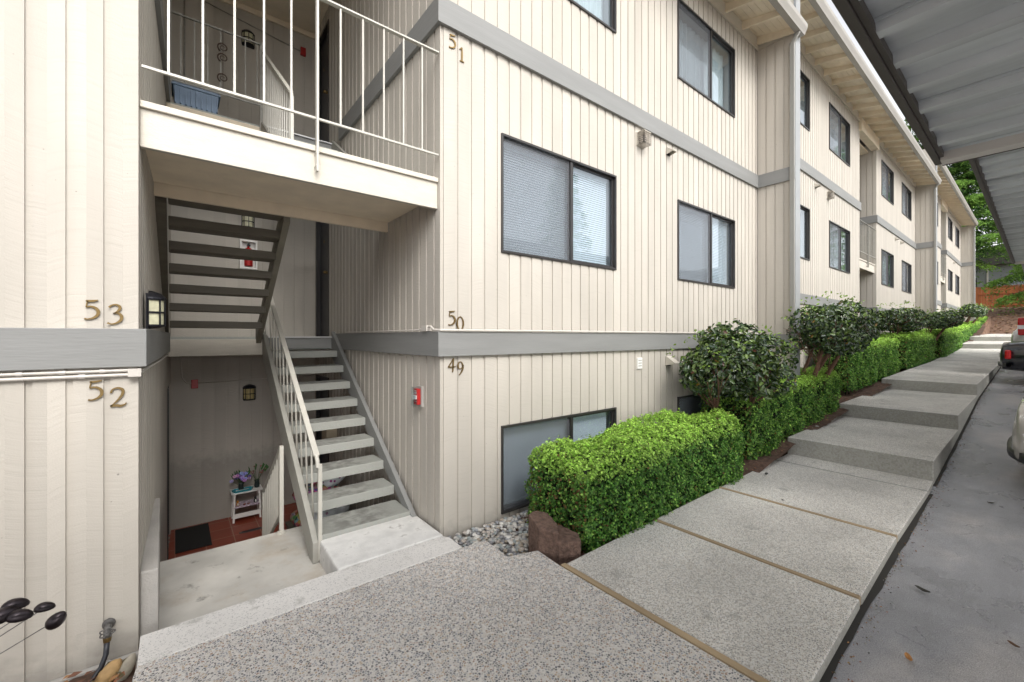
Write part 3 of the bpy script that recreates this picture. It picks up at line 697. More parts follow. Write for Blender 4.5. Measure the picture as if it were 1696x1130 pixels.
# worn patches belong to the tread paint: replace with a tread material
def tread_mat():
    m = mat('worn_tread_paint', (.30, .30, .275), .6, bump=.3, bscale=40); N, L = nodes_of(m); b = N['Principled BSDF']
    g = N.new('ShaderNodeNewGeometry'); sp = N.new('ShaderNodeSeparateXYZ'); L.new(g.outputs['Position'], sp.inputs[0])
    sn = N.new('ShaderNodeSeparateXYZ'); L.new(g.outputs['Normal'], sn.inputs[0])
    d = M_(N, L, 'ABSOLUTE', M_(N, L, 'SUBTRACT', sp.outputs[0], 1.27)); mr = N.new('ShaderNodeMapRange'); mr.inputs[1].default_value = .12; mr.inputs[2].default_value = .36; mr.inputs[3].default_value = 1; mr.inputs[4].default_value = 0; L.new(d, mr.inputs[0])
    n = N.new('ShaderNodeTexNoise'); n.inputs['Scale'].default_value = 14; n.inputs['Detail'].default_value = 6; L.new(g.outputs['Position'], n.inputs['Vector'])
    m3 = N.new('ShaderNodeMapRange'); m3.inputs[1].default_value = .35; m3.inputs[2].default_value = .6; L.new(n.outputs[0], m3.inputs[0])
    f = M_(N, L, 'MULTIPLY', M_(N, L, 'MULTIPLY', mr.outputs[0], m3.outputs[0]), M_(N, L, 'GREATER_THAN', sn.outputs[2], .5))
    f = M_(N, L, 'MULTIPLY', f, .75)
    mx = N.new('ShaderNodeMixRGB'); mx.inputs[1].default_value = (.30, .305, .28, 1); mx.inputs[2].default_value = (.13, .125, .115, 1); L.new(f, mx.inputs[0]); L.new(mx.outputs[0], b.inputs['Base Color'])
    return m
m_tread = tread_mat()
for q in [o for o in COL.objects if o.parent == tA]: q.data.materials[0] = m_tread
MB().box(.90, 1.70, 3.63, 3.985, -1.645, -1.605, T0).build('tread', m_tread, tA, bevel=.005)
# stringers with vertical front cut
def strA_mesh(xa, xb, zf0):
    z = lambda y: -1.645+rise+(y-3.986)*sl
    P = [(3.63, zf0), (3.75, zf0), (6.13, z(6.13)-.27), (6.13, z(6.13)+.075), (3.57 if zf0 > -1.7 else 3.63, z(3.6)+.075)]
    m_ = MB().xprism(P[::-1], xa, xb); m_.v = [tuple(Vector(p)-L0) for p in m_.v]; return m_
strA_mesh(.86, .905, -1.818).build('stringer', m_string, tA, bevel=.003)
strA_mesh(1.69, 1.735, -1.64).build('stringer', m_belt, tA, bevel=.003)

# flight B: from the middle landing forward up to the balcony, seen from below
tB, strB, T0b, L0b, slb, runb, riseb = flight('stair_flight', 'dark olive open stair seen from below rising from the middle landing to the balcony', -.09, .84, 5.88, 4.38, 0, 1.36, 8, (m_brown, m_brown), .075, 7, 0, 0)
for q in [o for o in COL.objects if o.parent == tB]: pass
zB = lambda y: riseb+(5.88-y)*slb
def strB_mesh(xa, xb):
    P = [(6.16, -.10), (6.16, .12), (5.9, zB(5.9)+.07), (4.40, zB(4.40)+.03), (4.40, zB(4.40)-.27)]
    m_ = MB().xprism(P, xa, xb); m_.v = [tuple(Vector(p)-L0b) for p in m_.v]; return m_
strB_mesh(-.125, -.055).build('stringer', m_brown, tB); strB_mesh(.79, .845).build('stringer', mat('olive_stringer_paint', (.20, .185, .145), .6, noise=.1, nscale=5, bump=.3, bscale=35), tB)

# flight C: from the balcony up to the top landing on the right
tC, strC, T0c, L0c, slc, runc, risec = flight('stair_flight', 'upper grey open stair rising from the balcony to the top landing', .88, 1.735, 4.40, 6.13, 1.36, 2.665, 7, (m_stair, m_string), .075, 6, 0, 0)
zC = lambda y: 1.36+risec+(y-4.40)*slc
for xa, xb in ((.84, .885), (1.69, 1.735)):
    m_ = MB().xprism([(4.36, 1.37), (4.36, zC(4.36)+.05), (6.13, zC(6.13)+.05), (6.13, zC(6.13)-.27), (4.6, 1.28)][::-1], xa, xb); m_.v = [tuple(Vector(p)-L0c) for p in m_.v]
    m_.build('stringer', m_string, tC)

# ------------------------------------------------------------------ railings
def local(mb, L): mb.v = [tuple(Vector(p)-Vector(L)) for p in mb.v]; return mb
# stair railing of flight A
L0 = (.90, 3.64, -1.8)
rA = thing('stair_railing', L0, 'cream metal railing with thin balusters along the lower grey stair', 'railing', 'metal railings of the stairs and balcony')
zA = lambda y: -1.645+rise+(y-3.986)*sl
hA = .70
local(MB().bar((.90, 3.68, zA(3.68)+hA), (.90, 6.08, zA(6.08)+hA), .045, .022).tube([(.90, 3.70, zA(3.70)+hA-.004), (.90, 3.655, zA(3.66)+hA-.018), (.90, 3.64, zA(3.64)+hA-.06)], .017, 8), L0).build('handrail', m_rail, rA, bevel=.004)
local(MB().bar((.915, 3.64, -1.80), (.915, 3.64, zA(3.64)+hA-.03), .03, .03), L0).build('post', m_rail, rA, bevel=.003)
local(MB().bar((.90, 6.07, 0), (.90, 6.07, zA(6.07)+hA), .03, .03), L0).build('post', m_rail, rA, bevel=.003)
for k in range(11):
    y = 3.86+k*.20
    local(MB().tube([(.915, y, zA(y)+.0), (.90, y, zA(y)+hA)], .0085, 6), L0).build('baluster', m_rail, rA, smooth=True)
# balcony railing, copied to the other sections
L0 = (.787, 3.2, 1.36)
rb_ = thing('balcony_railing', L0, 'cream metal railing of the nearest balcony beside the 53 and 50 walls', 'railing', 'metal railings of the stairs and balcony')
YR = 3.215
local(MB().bar((OX0+.01, YR, 2.42), (OX1-.01, YR, 2.42), .035, .014), L0).build('top_rail', m_rail, rb_, bevel=.002)
local(MB().bar((OX0+.01, YR, 1.55), (OX1-.01, YR, 1.55), .018, .016), L0).build('bottom_rail', m_rail, rb_, bevel=.002)
local(MB().bar((.787, YR-.012, 1.17), (.787, YR-.012, 2.42), .040, .016).tube([(.787, 3.245, 1.21), (.787, YR-.03, 1.21)], .012, 6).tube([(.787, 3.245, 1.30), (.787, YR-.03, 1.30)], .012, 6), L0).build('post', m_rail, rb_, bevel=.002)
for k in range(-5, 6):
    if k == 0: continue
    x = .787+k*.1635
    local(MB().bar((x, YR, 1.55), (x, YR, 2.42), .012, .012), L0).build('baluster', m_rail, rb_)
index_kids()
for i, lb in ((1, 'cream metal railing of the small balcony in the second, middle stair recess'), (2, 'cream metal railing of the farthest balcony in the last stair recess')):
    c = copy_tree(rb_, None, (SPAN*i, 0, RISE*i)); c['label'] = lb
    for q in [o for o in COL.objects if o.parent == c]: q.material_slots[0].link = 'OBJECT'; q.material_slots[0].material = m_raild
# top landing railing
L0 = (.40, 6.13, 2.665)
rt = thing('landing_railing', L0, 'thin dark metal railing on the front edge of the top landing', 'railing', 'metal railings of the stairs and balcony')
local(MB().bar((SK+.01, 6.11, 3.66), (.84, 6.11, 3.66), .03, .014), L0).build('top_rail', m_raild, rt)
local(MB().bar((SK+.01, 6.11, 2.90), (.84, 6.11, 2.90), .016, .014), L0).build('bottom_rail', m_raild, rt)
for k in range(7):
    x = .05+k*.125; local(MB().bar((x, 6.11, 2.90), (x, 6.11, 3.66), .011, .011), L0).build('baluster', m_raild, rt)
local(MB().bar((.845, 6.11, 2.52), (.845, 6.11, 3.68), .03, .03), L0).build('post', m_raild, rt)
# railing of flight C
L0 = (.86, 4.42, 1.36)
rc = thing('stair_railing', L0, 'cream metal railing with close balusters along the upper stair above the balcony', 'railing', 'metal railings of the stairs and balcony')
local(MB().bar((.862, 4.46, 2.33), (.862, 6.08, 3.56), .04, .02).tube([(.862, 4.47, 2.335), (.862, 4.43, 2.30), (.862, 4.42, 2.24)], .016, 8), L0).build('handrail', m_rail, rc)
local(MB().bar((.862, 4.42, 1.36), (.862, 4.42, 2.27), .028, .028), L0).build('post', m_rail, rc)
for k in range(14):
    y = 4.54+k*.115; local(MB().bar((.862, y, zC(y)), (.862, y, 2.33+(y-4.46)*.759), .012, .012), L0).build('baluster', m_rail, rc)
# railing of the steps going down
L0 = (.77, 4.40, -1.82)
rd = thing('stair_railing', L0, 'short cream metal railing descending to the tiled floor', 'railing', 'metal railings of the stairs and balcony')
local(MB().bar((.77, 4.40, -1.02), (.77, 5.39, -1.72), .03, .02), L0).build('handrail', m_rail, rd)
local(MB().bar((.77, 4.43, -1.66), (.77, 5.39, -2.34), .02, .02), L0).build('bottom_rail', m_rail, rd)
local(MB().bar((.77, 4.40, -1.82), (.77, 4.40, -1.01), .034, .034).lathe([(0, -1.80), (.035, -1.802), (.04, -1.819)], .77, 4.40, 12), L0).build('post', m_rail, rd)
local(MB().bar((.77, 5.39, -2.6), (.77, 5.39, -1.71), .03, .03), L0).build('post', m_rail, rd)
for k in range(8):
    y = 4.51+k*.108; local(MB().bar((.77, y, -1.66-(y-4.43)*.708), (.77, y, -1.03-(y-4.40)*.707), .014, .014), L0).build('baluster', m_rail, rd)

# ------------------------------------------------------------------ house numbers
GL = {
 '5': [[(.62,.98,.05),(.40,.93,.10),(.22,.93,.09),(.18,.95,.05)], [(.24,.94,.05),(.20,.75,.05),(.18,.60,.05)], [(.18,.60,.05),(.34,.65,.08),(.52,.58,.11),(.62,.42,.13),(.60,.22,.12),(.44,.06,.09),(.24,.0,.06),(.12,.02,.09)]],
 '3': [[(.14,.84,.09),(.24,.96,.06),(.42,1.0,.08),(.56,.90,.12),(.54,.74,.11),(.42,.60,.07),(.30,.54,.05)], [(.30,.54,.05),(.48,.56,.08),(.62,.42,.13),(.60,.20,.12),(.42,.03,.08),(.22,-.02,.06),(.08,.04,.10)]],
 '2': [[(.10,.74,.09),(.16,.92,.07),(.36,1.0,.08),(.54,.90,.12),(.56,.70,.12),(.44,.46,.09),(.24,.20,.06),(.08,.04,.06)], [(.08,.05,.10),(.30,.08,.11),(.46,.04,.12),(.64,.10,.06),(.70,.20,.03)]],
 '0': [[(.38,1.0,.06),(.20,.86,.09),(.12,.60,.12),(.14,.30,.11),(.26,.06,.08),(.38,0,.06),(.54,.10,.09),(.64,.38,.12),(.62,.68,.11),(.52,.90,.08),(.38,1.0,.06)]],
 '4': [[(.52,1.0,.06),(.34,.72,.06),(.08,.36,.07)], [(.06,.36,.06),(.34,.34,.09),(.70,.38,.06)], [(.54,1.02,.07),(.50,.60,.12),(.48,.20,.12),(.44,-.06,.05)]],
 '9': [[(.58,.66,.12),(.50,.88,.09),(.34,.98,.06),(.18,.86,.10),(.14,.62,.12),(.24,.46,.08),(.38,.44,.06),(.54,.56,.07),(.60,.72,.12),(.56,.42,.12),(.42,.14,.09),(.24,-.04,.05)]],
 '1': [[(.22,.82,.05),(.34,.92,.08),(.42,1.0,.07)], [(.42,1.0,.07),(.42,.60,.12),(.42,.20,.12),(.42,0,.08)], [(.24,0,.05),(.42,.0,.06),(.60,0,.05)]],
}
def digit(ch, size, parent, x, z, y=0):
    mb = MB()
    for st in GL[ch]:
        # smooth the stroke (Catmull-Rom), then sweep a flat ribbon
        P = [Vector((a, b, w)) for a, b, w in st]; pts = []
        for i in range(len(P)-1):
            p0, p1, p2, p3 = P[max(i-1, 0)], P[i], P[i+1], P[min(i+2, len(P)-1)]
            for q in range(5):
                t = q/5; pts.append(.5*((2*p1)+(p2-p0)*t+(2*p0-5*p1+4*p2-p3)*t*t+(3*p1-p0-3*p2+p3)*t**3))
        pts.append(P[-1]); k = len(mb.v); n = len(pts)
        for i, p in enumerate(pts):
            d = (pts[min(i+1, n-1)]-pts[max(i-1, 0)]); d.z = 0; d.normalize(); nn = Vector((-d.y, d.x)); w = max(.03, p.z)/2*1.05
            for sgn, yy in ((-1, .0), (-1, -.007), (1, -.007), (1, .0)):
                mb.v.append((x+(p.x-.38)*size+nn.x*sgn*w*size, y+yy, z+(p.y-.5)*size+nn.y*sgn*w*size))
        for i in range(n-1):
            for j in range(4):
                q = (j+1) % 4; mb.f.append((k+4*i+j, k+4*i+q, k+4*(i+1)+q, k+4*(i+1)+j))
        mb.f.append((k, k+3, k+2, k+1)); mb.f.append((k+4*n-4, k+4*n-3, k+4*n-2, k+4*n-1))
    return mb.build('digit', m_brass, parent)
def number(s, pos, label, sizes=(.105, .105)):
    t = thing('house_number', (pos[0][0], F-.003, pos[0][1]), label, 'house number', 'brass house numbers on the walls')
    for ch, (x, z), sz in zip(s, pos, sizes): digit(ch, sz, t, x-pos[0][0], z-pos[0][1])
number('53', ((-.352, .148), (-.259, .125)), 'brass number 53 above the grey belt board on the left wall')
number('52', ((-.338, -.288), (-.247, -.335)), 'brass number 52 below the conduits on the left wall')
number('51', ((1.882, 2.565), (1.975, 2.49)), 'brass number 51 just under the upper grey belt board', (.12, .12))
number('50', ((1.877, .165), (1.962, .118)), 'brass number 50 just above the thin pipe on the lower belt board', (.125, .12))
number('49', ((1.877, -.245), (1.966, -.275)), 'brass number 49 below the lower grey belt board', (.115, .115))

# ------------------------------------------------------------------ lanterns, alarm devices, extinguisher
def lantern(loc, rz, label, glass):
    """half-round wall lantern; local -Y is away from the wall"""
    t = thing('wall_lantern', loc, label, 'wall lantern', 'dark metal wall lanterns in the stair recess', rz)
    MB().box(-.075, .075, -.012, 0, -.115, .10).build('backplate', m_lampb, t)
    a0, a1 = math.pi, 2*math.pi
    sh = MB().lathe([(.072, -.095), (.074, .06)], 0, -.012, 10, a0, a1).build('shade', glass, t, smooth=True)
    c = MB()
    for zz in (-.10, -.02, .06): c.lathe([(.072, zz), (.081, zz), (.081, zz+.011), (.072, zz+.011)], 0, -.012, 12, a0, a1)
    for k in range(5):
        an = a0+(a1-a0)*k/4; x, y = .078*math.cos(an), -.012+.078*math.sin(an); c.tube([(x, y, -.10), (x, y, .07)], .005, 5)
    c.build('cage', m_lampb, t)
    MB().lathe([(.088, .068), (.086, .078), (.06, .105), (.02, .12), (0, .122)], 0, -.012, 12, a0, a1).build('cap', m_lampb, t)
    MB().lathe([(.0, -.118), (.05, -.112), (.078, -.098)], 0, -.012, 12, a0, a1).build('base', m_lampb, t)
lantern((-.140, 3.46, .165), R(90), 'half-round dark lantern with pale glass at the corner beside number 53', m_lampg)
lantern((.857, BY, -.82), 0, 'dark lantern with amber glass on the lower back wall above the flower stand', m_lampw)
lantern((.84, BY, 1.70), 0, 'dark lantern on the middle back wall, mostly hidden by the olive stair', m_lampg)
lantern((.84, BY, 4.38), 0, 'dark lantern on the top back wall above the spiral hanging', m_lampg)

def redbox(loc, rz, label, w=.075, h=.12):
    t = thing('alarm_box', loc, label, 'alarm box', 'small red fire alarm boxes', rz)
    MB().box(-w/2, w/2, -.045, 0, -h/2, h/2).build('housing', m_red, t, bevel=.004)
    MB().box(-w*.3, w*.3, -.049, -.0455, -h*.25, h*.25).build('cover', m_red, t)
redbox((.21, BY, -.65), 0, 'small red alarm box on the lower back wall above the door mat')
redbox((1.58, BY, 4.50), 0, 'small red alarm box on the top back wall beside the black door')
redbox((.10, BY, 4.72), 0, 'small red alarm box at the left end of the top back wall')
cd = MB(); cd.tube([(.21, BY-.01, -.65), (.12, BY-.01, -.63), (.07, BY-.01, -.55), (.06, BY-.01, -.24)], .007, 6); cd.tube([(.24, BY-.01, -.64), (1.74, BY-.01, -.62)], .007, 6)
tag(cd.build('conduit', m_pipe, smooth=True), 'thin cream conduit running along the lower back wall from the red box', 'conduit', 'painted conduits')
cd = MB(); cd.tube([(.10, BY-.012, 4.66), (.10, BY-.012, 3.2)], .01, 6); cd.tube([(.14, BY-.012, 4.71), (1.55, BY-.012, 4.50)], .008, 6)
tag(cd.build('conduit', m_raild, smooth=True), 'thin brown conduit joining the red boxes on the top back wall', 'conduit', 'painted conduits')
# pull station with clear cover on the right reveal
t = thing('pull_station', (OX1, 3.56, -.545), 'red fire alarm pull station under a clear cover on the recess wall', 'pull station', rz=R(-90))
MB().box(-.052, .052, -.02, 0, -.092, .092).build('backplate', mat('grey_plastic', (.35, .33, .31), .5), t)
MB().box(-.037, .037, -.055, -.0205, -.072, .072).build('housing', m_red, t, bevel=.004)
MB().box(-.028, .028, -.066, -.0555, -.02, .012).build('handle', m_white, t)
for zz in (.04, .052, .03, -.045): MB().box(-.022, .022, -.0572, -.0552, zz, zz+.005).build('lettering', m_white, t)
c = MB(); c.box(-.048, .048, -.075, -.071, -.088, .088); c.build('cover', m_glass, t)
# extinguisher cabinet
t = thing('extinguisher_cabinet', (.84, BY, 1.20), 'white framed fire extinguisher cabinet on the middle back wall behind the olive stair', 'extinguisher cabinet')
c = MB(); c.box(-.11, -.085, -.09, 0, -.21, .21); c.box(.085, .11, -.09, 0, -.21, .21); c.box(-.085, .085, -.09, 0, -.21, -.185); c.box(-.085, .085, -.09, 0, .185, .21); c.box(-.085, .085, -.006, 0, -.185, .185)
c.build('case', m_white, t, bevel=.003)
MB().lathe([(0, -.17), (.052, -.165), (.055, -.15), (.055, .05), (.04, .09), (.015, .105), (.015, .13), (0, .13)], 0, -.055, 14).build('cylinder', m_red, t, smooth=True)
MB().box(-.02, .02, -.10, -.03, .125, .14).box(-.012, .012, -.115, -.05, .148, .16).build('lever', m_lampb, t)
MB().box(-.04, .04, -.112, -.110, -.06, .04).build('instruction_label', mat('label_paper', (.75, .62, .35), .6), t)

# ------------------------------------------------------------------ conduits and vents on the facade
cd = MB()
for zz, y in ((-.187, F-.016), (-.212, F-.016)):
    cd.tube([(-3, y, zz), (-.19, y, zz)], .009, 8)
cd.box(-.205, OX0+.012, F-.05, F+.0, -.222, -.178)
cd.tube([(OX0+.012, F+.02, -.196), (OX0+.05+.012, 4.6, -.196), (OX0+.095, 6.1, -.196)], .0105, 8)
for x in (-.62, -.47, -.32): cd.tube([(x, F-.016, -.187), (x+.022, F-.016, -.187)], .0125, 8)
cd.tube([(-.40, F-.016, -.212), (-.375, F-.016, -.212)], .0125, 8)
tag(cd.build('conduit', m_pipe, smooth=False), 'pair of cream conduits under the grey belt board on the 52 wall', 'conduit', 'painted conduits')
cd = MB(); cd.tube([(OX1-.03, F+.16, .085), (OX1-.04, F+.10, .09), (OX1-.04, F+.03, .06), (OX1-.02, F-.04, .056), (1.9, F-.045, .056), (3.0, F-.045, .058), (8.1, F-.045, .056)], .0105, 8)
cd.box(OX1-.055, OX1-.0, F+.15, F+.24, .05, .10); cd.tube([(OX1-.03, F+.24, .07), (OX1-.045, F+.35, .06), (OX1-.045, F+2.4, .056)], .008, 6)
tag(cd.build('conduit', m_pipe), 'cream conduit with a junction box lying along the lower belt board under number 50', 'conduit', 'painted conduits')

def hood(x, z, label, s=1.0, oz=0):
    t = thing('vent_hood', (x, F, z), label, 'vent hood', 'small vent hoods on the facade')
    P = [(-.0, .045), (-.02, .045), (-.11, -.035), (-.11, -.045), (0, -.045)]
    m_ = MB(); w = .045*s
    m_.xprism([(0, .05*s), (-.012, .05*s), (-.11*s, -.02*s), (-.105*s, -.026*s), (-.012, .04*s), (0, .04*s)], -w, w)
    for sx in (-w, w-.003): m_.xprism([(0, .045*s), (-.105*s, -.022*s), (0, -.045*s)], sx, sx+.003)
    m_.build('hood', m_cream, t); MB().box(-w, w, -.004, -.001, -.05*s, .045*s).build('flange', m_lampb, t)
def cagevent(x, z, label):
    t = thing('vent_cage', (x, F, z), label, 'vent cage', 'wire cage vents on the facade')
    m_ = MB(); w, d, h = .075, .11, .075
    for k in range(7):
        q = -w+2*w*k/6; m_.bar((q, -d, -h), (q, -d, h), .004, .004); m_.bar((q, 0, -h), (q, -d, -h), .004, .004)
        zz = -h+2*h*k/6; m_.bar((-w, -d, zz), (w, -d, zz), .004, .004); m_.bar((-w, 0, zz), (-w, -d, zz), .004, .004); m_.bar((w, 0, zz), (w, -d, zz), .004, .004)
        yy = -d*k/6
        m_.bar((-w, yy, -h), (-w, yy, h), .004, .004); m_.bar((w, yy, -h), (w, yy, h), .004, .004); m_.bar((-w, yy, -h), (w, yy, -h), .004, .004)
    m_.build('cage', mat('cage_plastic', (.45, .40, .34), .6) if 'cage_plastic' not in bpy.data.materials else bpy.data.materials['cage_plastic'], t)
    MB().box(-w, w, -d-.003, 0, h, h+.008).build('top', m_cream, t); MB().box(-w-.01, w+.01, -.01, 0, -h-.01, h+.01).build('flange', m_cream, t)
    MB().lathe([(.05, 0), (.05, .07), (0, .07)], 0, 0, 12).build('duct', m_lampb, t).rotation_euler = (R(90), 0, 0)
cagevent(4.636, 2.50, 'square cage vent under the upper belt board right of the large blind window')
hood(5.28, 2.53, 'small cream vent hood right of the cage vent under the upper belt', 1.0)
hood(5.28, -.33, 'cream vent hood under the lower belt beside the round shrub', 1.35)
t = thing('wall_register', (4.61, F, -.335), 'white louvred wall register under the lower belt board', 'wall register')
MB().box(-.05, .05, -.02, 0, -.07, .07).build('case', m_white, t, bevel=.004)
for zz in (-.035, 0.0, .035): MB().box(-.035, .035, -.0225, -.0205, zz-.003, zz+.006).build('louvre', m_gutd, t)
hood(11.29, 2.53+RISE, 'small vent hood on the second section left of its cage vent'); cagevent(12.2, 2.50+RISE, 'cage vent on the second section above the sliding window')
hood(19.6, 2.53+RISE, 'left vent hood of the pair right of the middle recess'); hood(20.5, 2.53+RISE, 'right vent hood of the pair right of the middle recess')
hood(4.636+2*SPAN, 2.5+2*RISE, 'vent hood on the far last section of the building')

# ------------------------------------------------------------------ things on the landings
t = thing('storage_crate', (.20, 6.42, 2.665), 'light blue ribbed plastic storage crate on the top landing', 'storage crate')
m_blue = mat('blue_plastic', (.20, .29, .42), .45)
m_ = MB(); 
def frus(mb, x0, x1, y0, y1, z0, x2, x3, y2, y3, z1):
    mb.add([(x0,y0,z0),(x1,y0,z0),(x1,y1,z0),(x0,y1,z0),(x2,y2,z1),(x3,y2,z1),(x3,y3,z1),(x2,y3,z1)], [(0,3,2,1),(4,5,6,7),(0,1,5,4),(1,2,6,5),(2,3,7,6),(3,0,4,7)])
frus(m_, -.19, .19, -.12, .14, 0, -.22, .22, -.15, .17, .27); m_.build('tub', m_blue, t, bevel=.005)
m_ = MB(); m_.box(-.235, .235, -.165, .185, .262, .28)
for k in range(9): m_.box(-.2+k*.05-.005, -.2+k*.05+.005, -.158, -.12, .06, .262)
m_.build('rim', m_blue, t)
MB().box(-.225, .225, -.155, .175, .2805, .30).build('lid', mat('blue_lid', (.16, .22, .32), .45), t)

t = thing('hanging_ornament', (.445, 6.08, 3.66), 'brown metal ornament of three spirals hanging from the landing rail', 'hanging ornament')
m_sp = mat('rust_metal', (.06, .035, .025), .5, .5)
m_ = MB(); m_.tube([(0, 0, 0), (0, -.01, -.04)], .004, 6); m_.tube([(0, 0, -.04), (0, 0, -.72)], .003, 5); m_.build('cord', m_sp, t)
for zc in (-.22, -.34, -.58):
    P = []
    for k in range(26):
        a = k*.42; r_ = .012+.045*k/25; P.append((r_*math.cos(a), 0, zc+r_*math.sin(a)))
    MB().tube(P, [.003+.006*k/25 for k in range(26)], 6).build('spiral', m_sp, t, smooth=True)

# flower stand
t = thing('plant_stand', (.80, 7.13, -2.6), 'small white two-tier wooden stand against the lower back wall', 'plant stand')
w, d = .16, .11
MB().box(-w-.03, w+.03, -d-.02, d, .40, .415).build('top_shelf', m_white, t); MB().box(-w, w, -d, d, .20, .213).build('lower_shelf', mat('patterned_paper', (.5, .42, .5), .7, noise=.6, nscale=45), t)
MB().box(-w, w, -d-.004, -d+.008, .06, .12).build('apron', m_white, t)
for sx in (-1, 1):
    for sy in (-1, 1): MB().bar((sx*(w-.01)*1.08, sy*(d-.012), 0), (sx*(w-.01), sy*(d-.012), .40), .022, .022).build('leg', m_white, t)
m_dg = mat('dark_vase_glass', (.02, .03, .03), .1)
def vase(loc, label, flowers, n, hgt, spread, size):
    t = thing('flower_vase', loc, label, 'flower vase', 'vases on the white stand')
    MB().lathe([(0, 0), (.032, 0), (.036, .03), (.03, .08), (.034, .11), (.028, .11), (.024, .08), (0, .02)], 0, 0, 12).build('vase', m_dg, t, smooth=True)
    st = MB(); fl = MB(); cs = []; lf = MB()
    for k in range(n):
        a = random.uniform(0, 6.28); r_ = spread*math.sqrt(random.random()); p = Vector((r_*math.cos(a), r_*math.sin(a)*.7, hgt*(random.uniform(.75, 1.1)-.25*(r_/spread)**2)))
        st.tube([(0, 0, .05), (p.x*.4, p.y*.4, p.z*.6), p], .0025, 4)
        k0 = len(fl.f); c = random.choice(flowers)
        for q in range(7):
            an = q*.9; dx, dy = size*math.cos(an), size*math.sin(an)*.8
            fl.ell((p.x+dx*.55, p.y-size*.3+random.uniform(-.005, .005), p.z+dy*.55), size*.45, size*.25, size*.4, 6, 4)
        cs += [tuple(v*random.uniform(.75, 1.2) for v in c)]*(len(fl.f)-k0)
    for k in range(7):
        a = random.uniform(0, 3.14); p = Vector((spread*1.15*math.cos(a), -.02, hgt*.85+spread*.7*math.sin(a)))
        q = p*.75; lf.add([q, p+Vector((.018, -.01, -.006)), p+Vector((.0, .0, .02)), q+Vector((-.012, 0, .014))], [(0,1,2,3)])
    st.build('stems', mat('stem', (.05, .09, .03), .7), t); o = fl.build('blossoms', colattr_mat('petal', .7), t, smooth=True)
    if len(o.data.polygons) == len(cs): face_cols(o, cs)
    lf.build('leaves', mat('vase_leaf', (.05, .14, .04), .6), t)
vase((.735, 7.13, -2.185), 'dark vase with purple and lilac flowers on the teal tray', [(.35, .30, .72), (.22, .14, .55), (.45, .42, .75), (.5, .3, .6)], 22, .24, .115, .028)
vase((.93, 7.12, -2.185), 'dark vase with sparse dried pink sprigs at the right end of the stand', [(.32, .14, .14), (.22, .10, .08)], 9, .30, .12, .014)
t = thing('serving_tray', (.75, 7.07, -2.185), 'teal hexagonal tray under the purple flower vase', 'tray')
m_teal = mat('teal_plastic', (.02, .22, .27), .3)
P = [(-.135, 0), (-.10, -.06), (.10, -.06), (.135, 0), (.10, .055), (-.10, .055)]
P2 = [(x*.85, y*.78) for x, y in P]
m_ = MB(); m_.v = [(x*.9, y*.9, 0) for x, y in P]+[(x, y, .03) for x, y in P]+[(x*.92, y*.9, .03) for x, y in P]+[(x*.8, y*.8, .006) for x, y in P]
for i in range(6):
    j = (i+1) % 6; m_.f += [(i, j, 6+j, 6+i), (6+i, 6+j, 12+j, 12+i), (12+i, 12+j, 18+j, 18+i)]
m_.f += [(5,4,3,2,1,0), (18,19,20,21,22,23)]; m_.build('tray_shell', m_teal, t)
MB().box(-.08, .08, -.03, .03, .007, .012).build('lining', m_white, t)
def figurine(loc, label, body, belly, s=1.0):
    t = thing('figurine', loc, label, 'figurine', 'little figures on the lower shelf')
    MB().ell((0, 0, .03*s), .022*s, .02*s, .03*s, 10, 8).build('body', body, t, smooth=True)
    MB().ell((0, -.005*s, .072*s), .016*s, .015*s, .016*s, 10, 8).build('head', body, t, smooth=True)
    MB().ell((0, -.012*s, .03*s), .013*s, .012*s, .02*s, 8, 6).build('belly', belly, t, smooth=True)
m_or = mat('orange_glaze', (.5, .22, .04), .3); m_bk = mat('black_glaze', (.01, .01, .012), .3)
figurine((.69, 7.06, -2.386), 'orange glazed figurine at the left of the lower shelf', m_or, m_white, .95)
figurine((.905, 7.06, -2.386), 'black and white glazed figurine at the right of the lower shelf', m_bk, m_white, 1.1)
m_ = MB(); m_.ell((.77, 7.05, -2.372), .02, .012, .012, 8, 6).ell((.82, 7.05, -2.374), .022, .014, .010, 8, 6)
tag(m_.build('toy_car', mat('mixed_toy_paint', (.3, .12, .1), .4), smooth=True), 'small low toy between the two figurines on the lower shelf', 'toy')

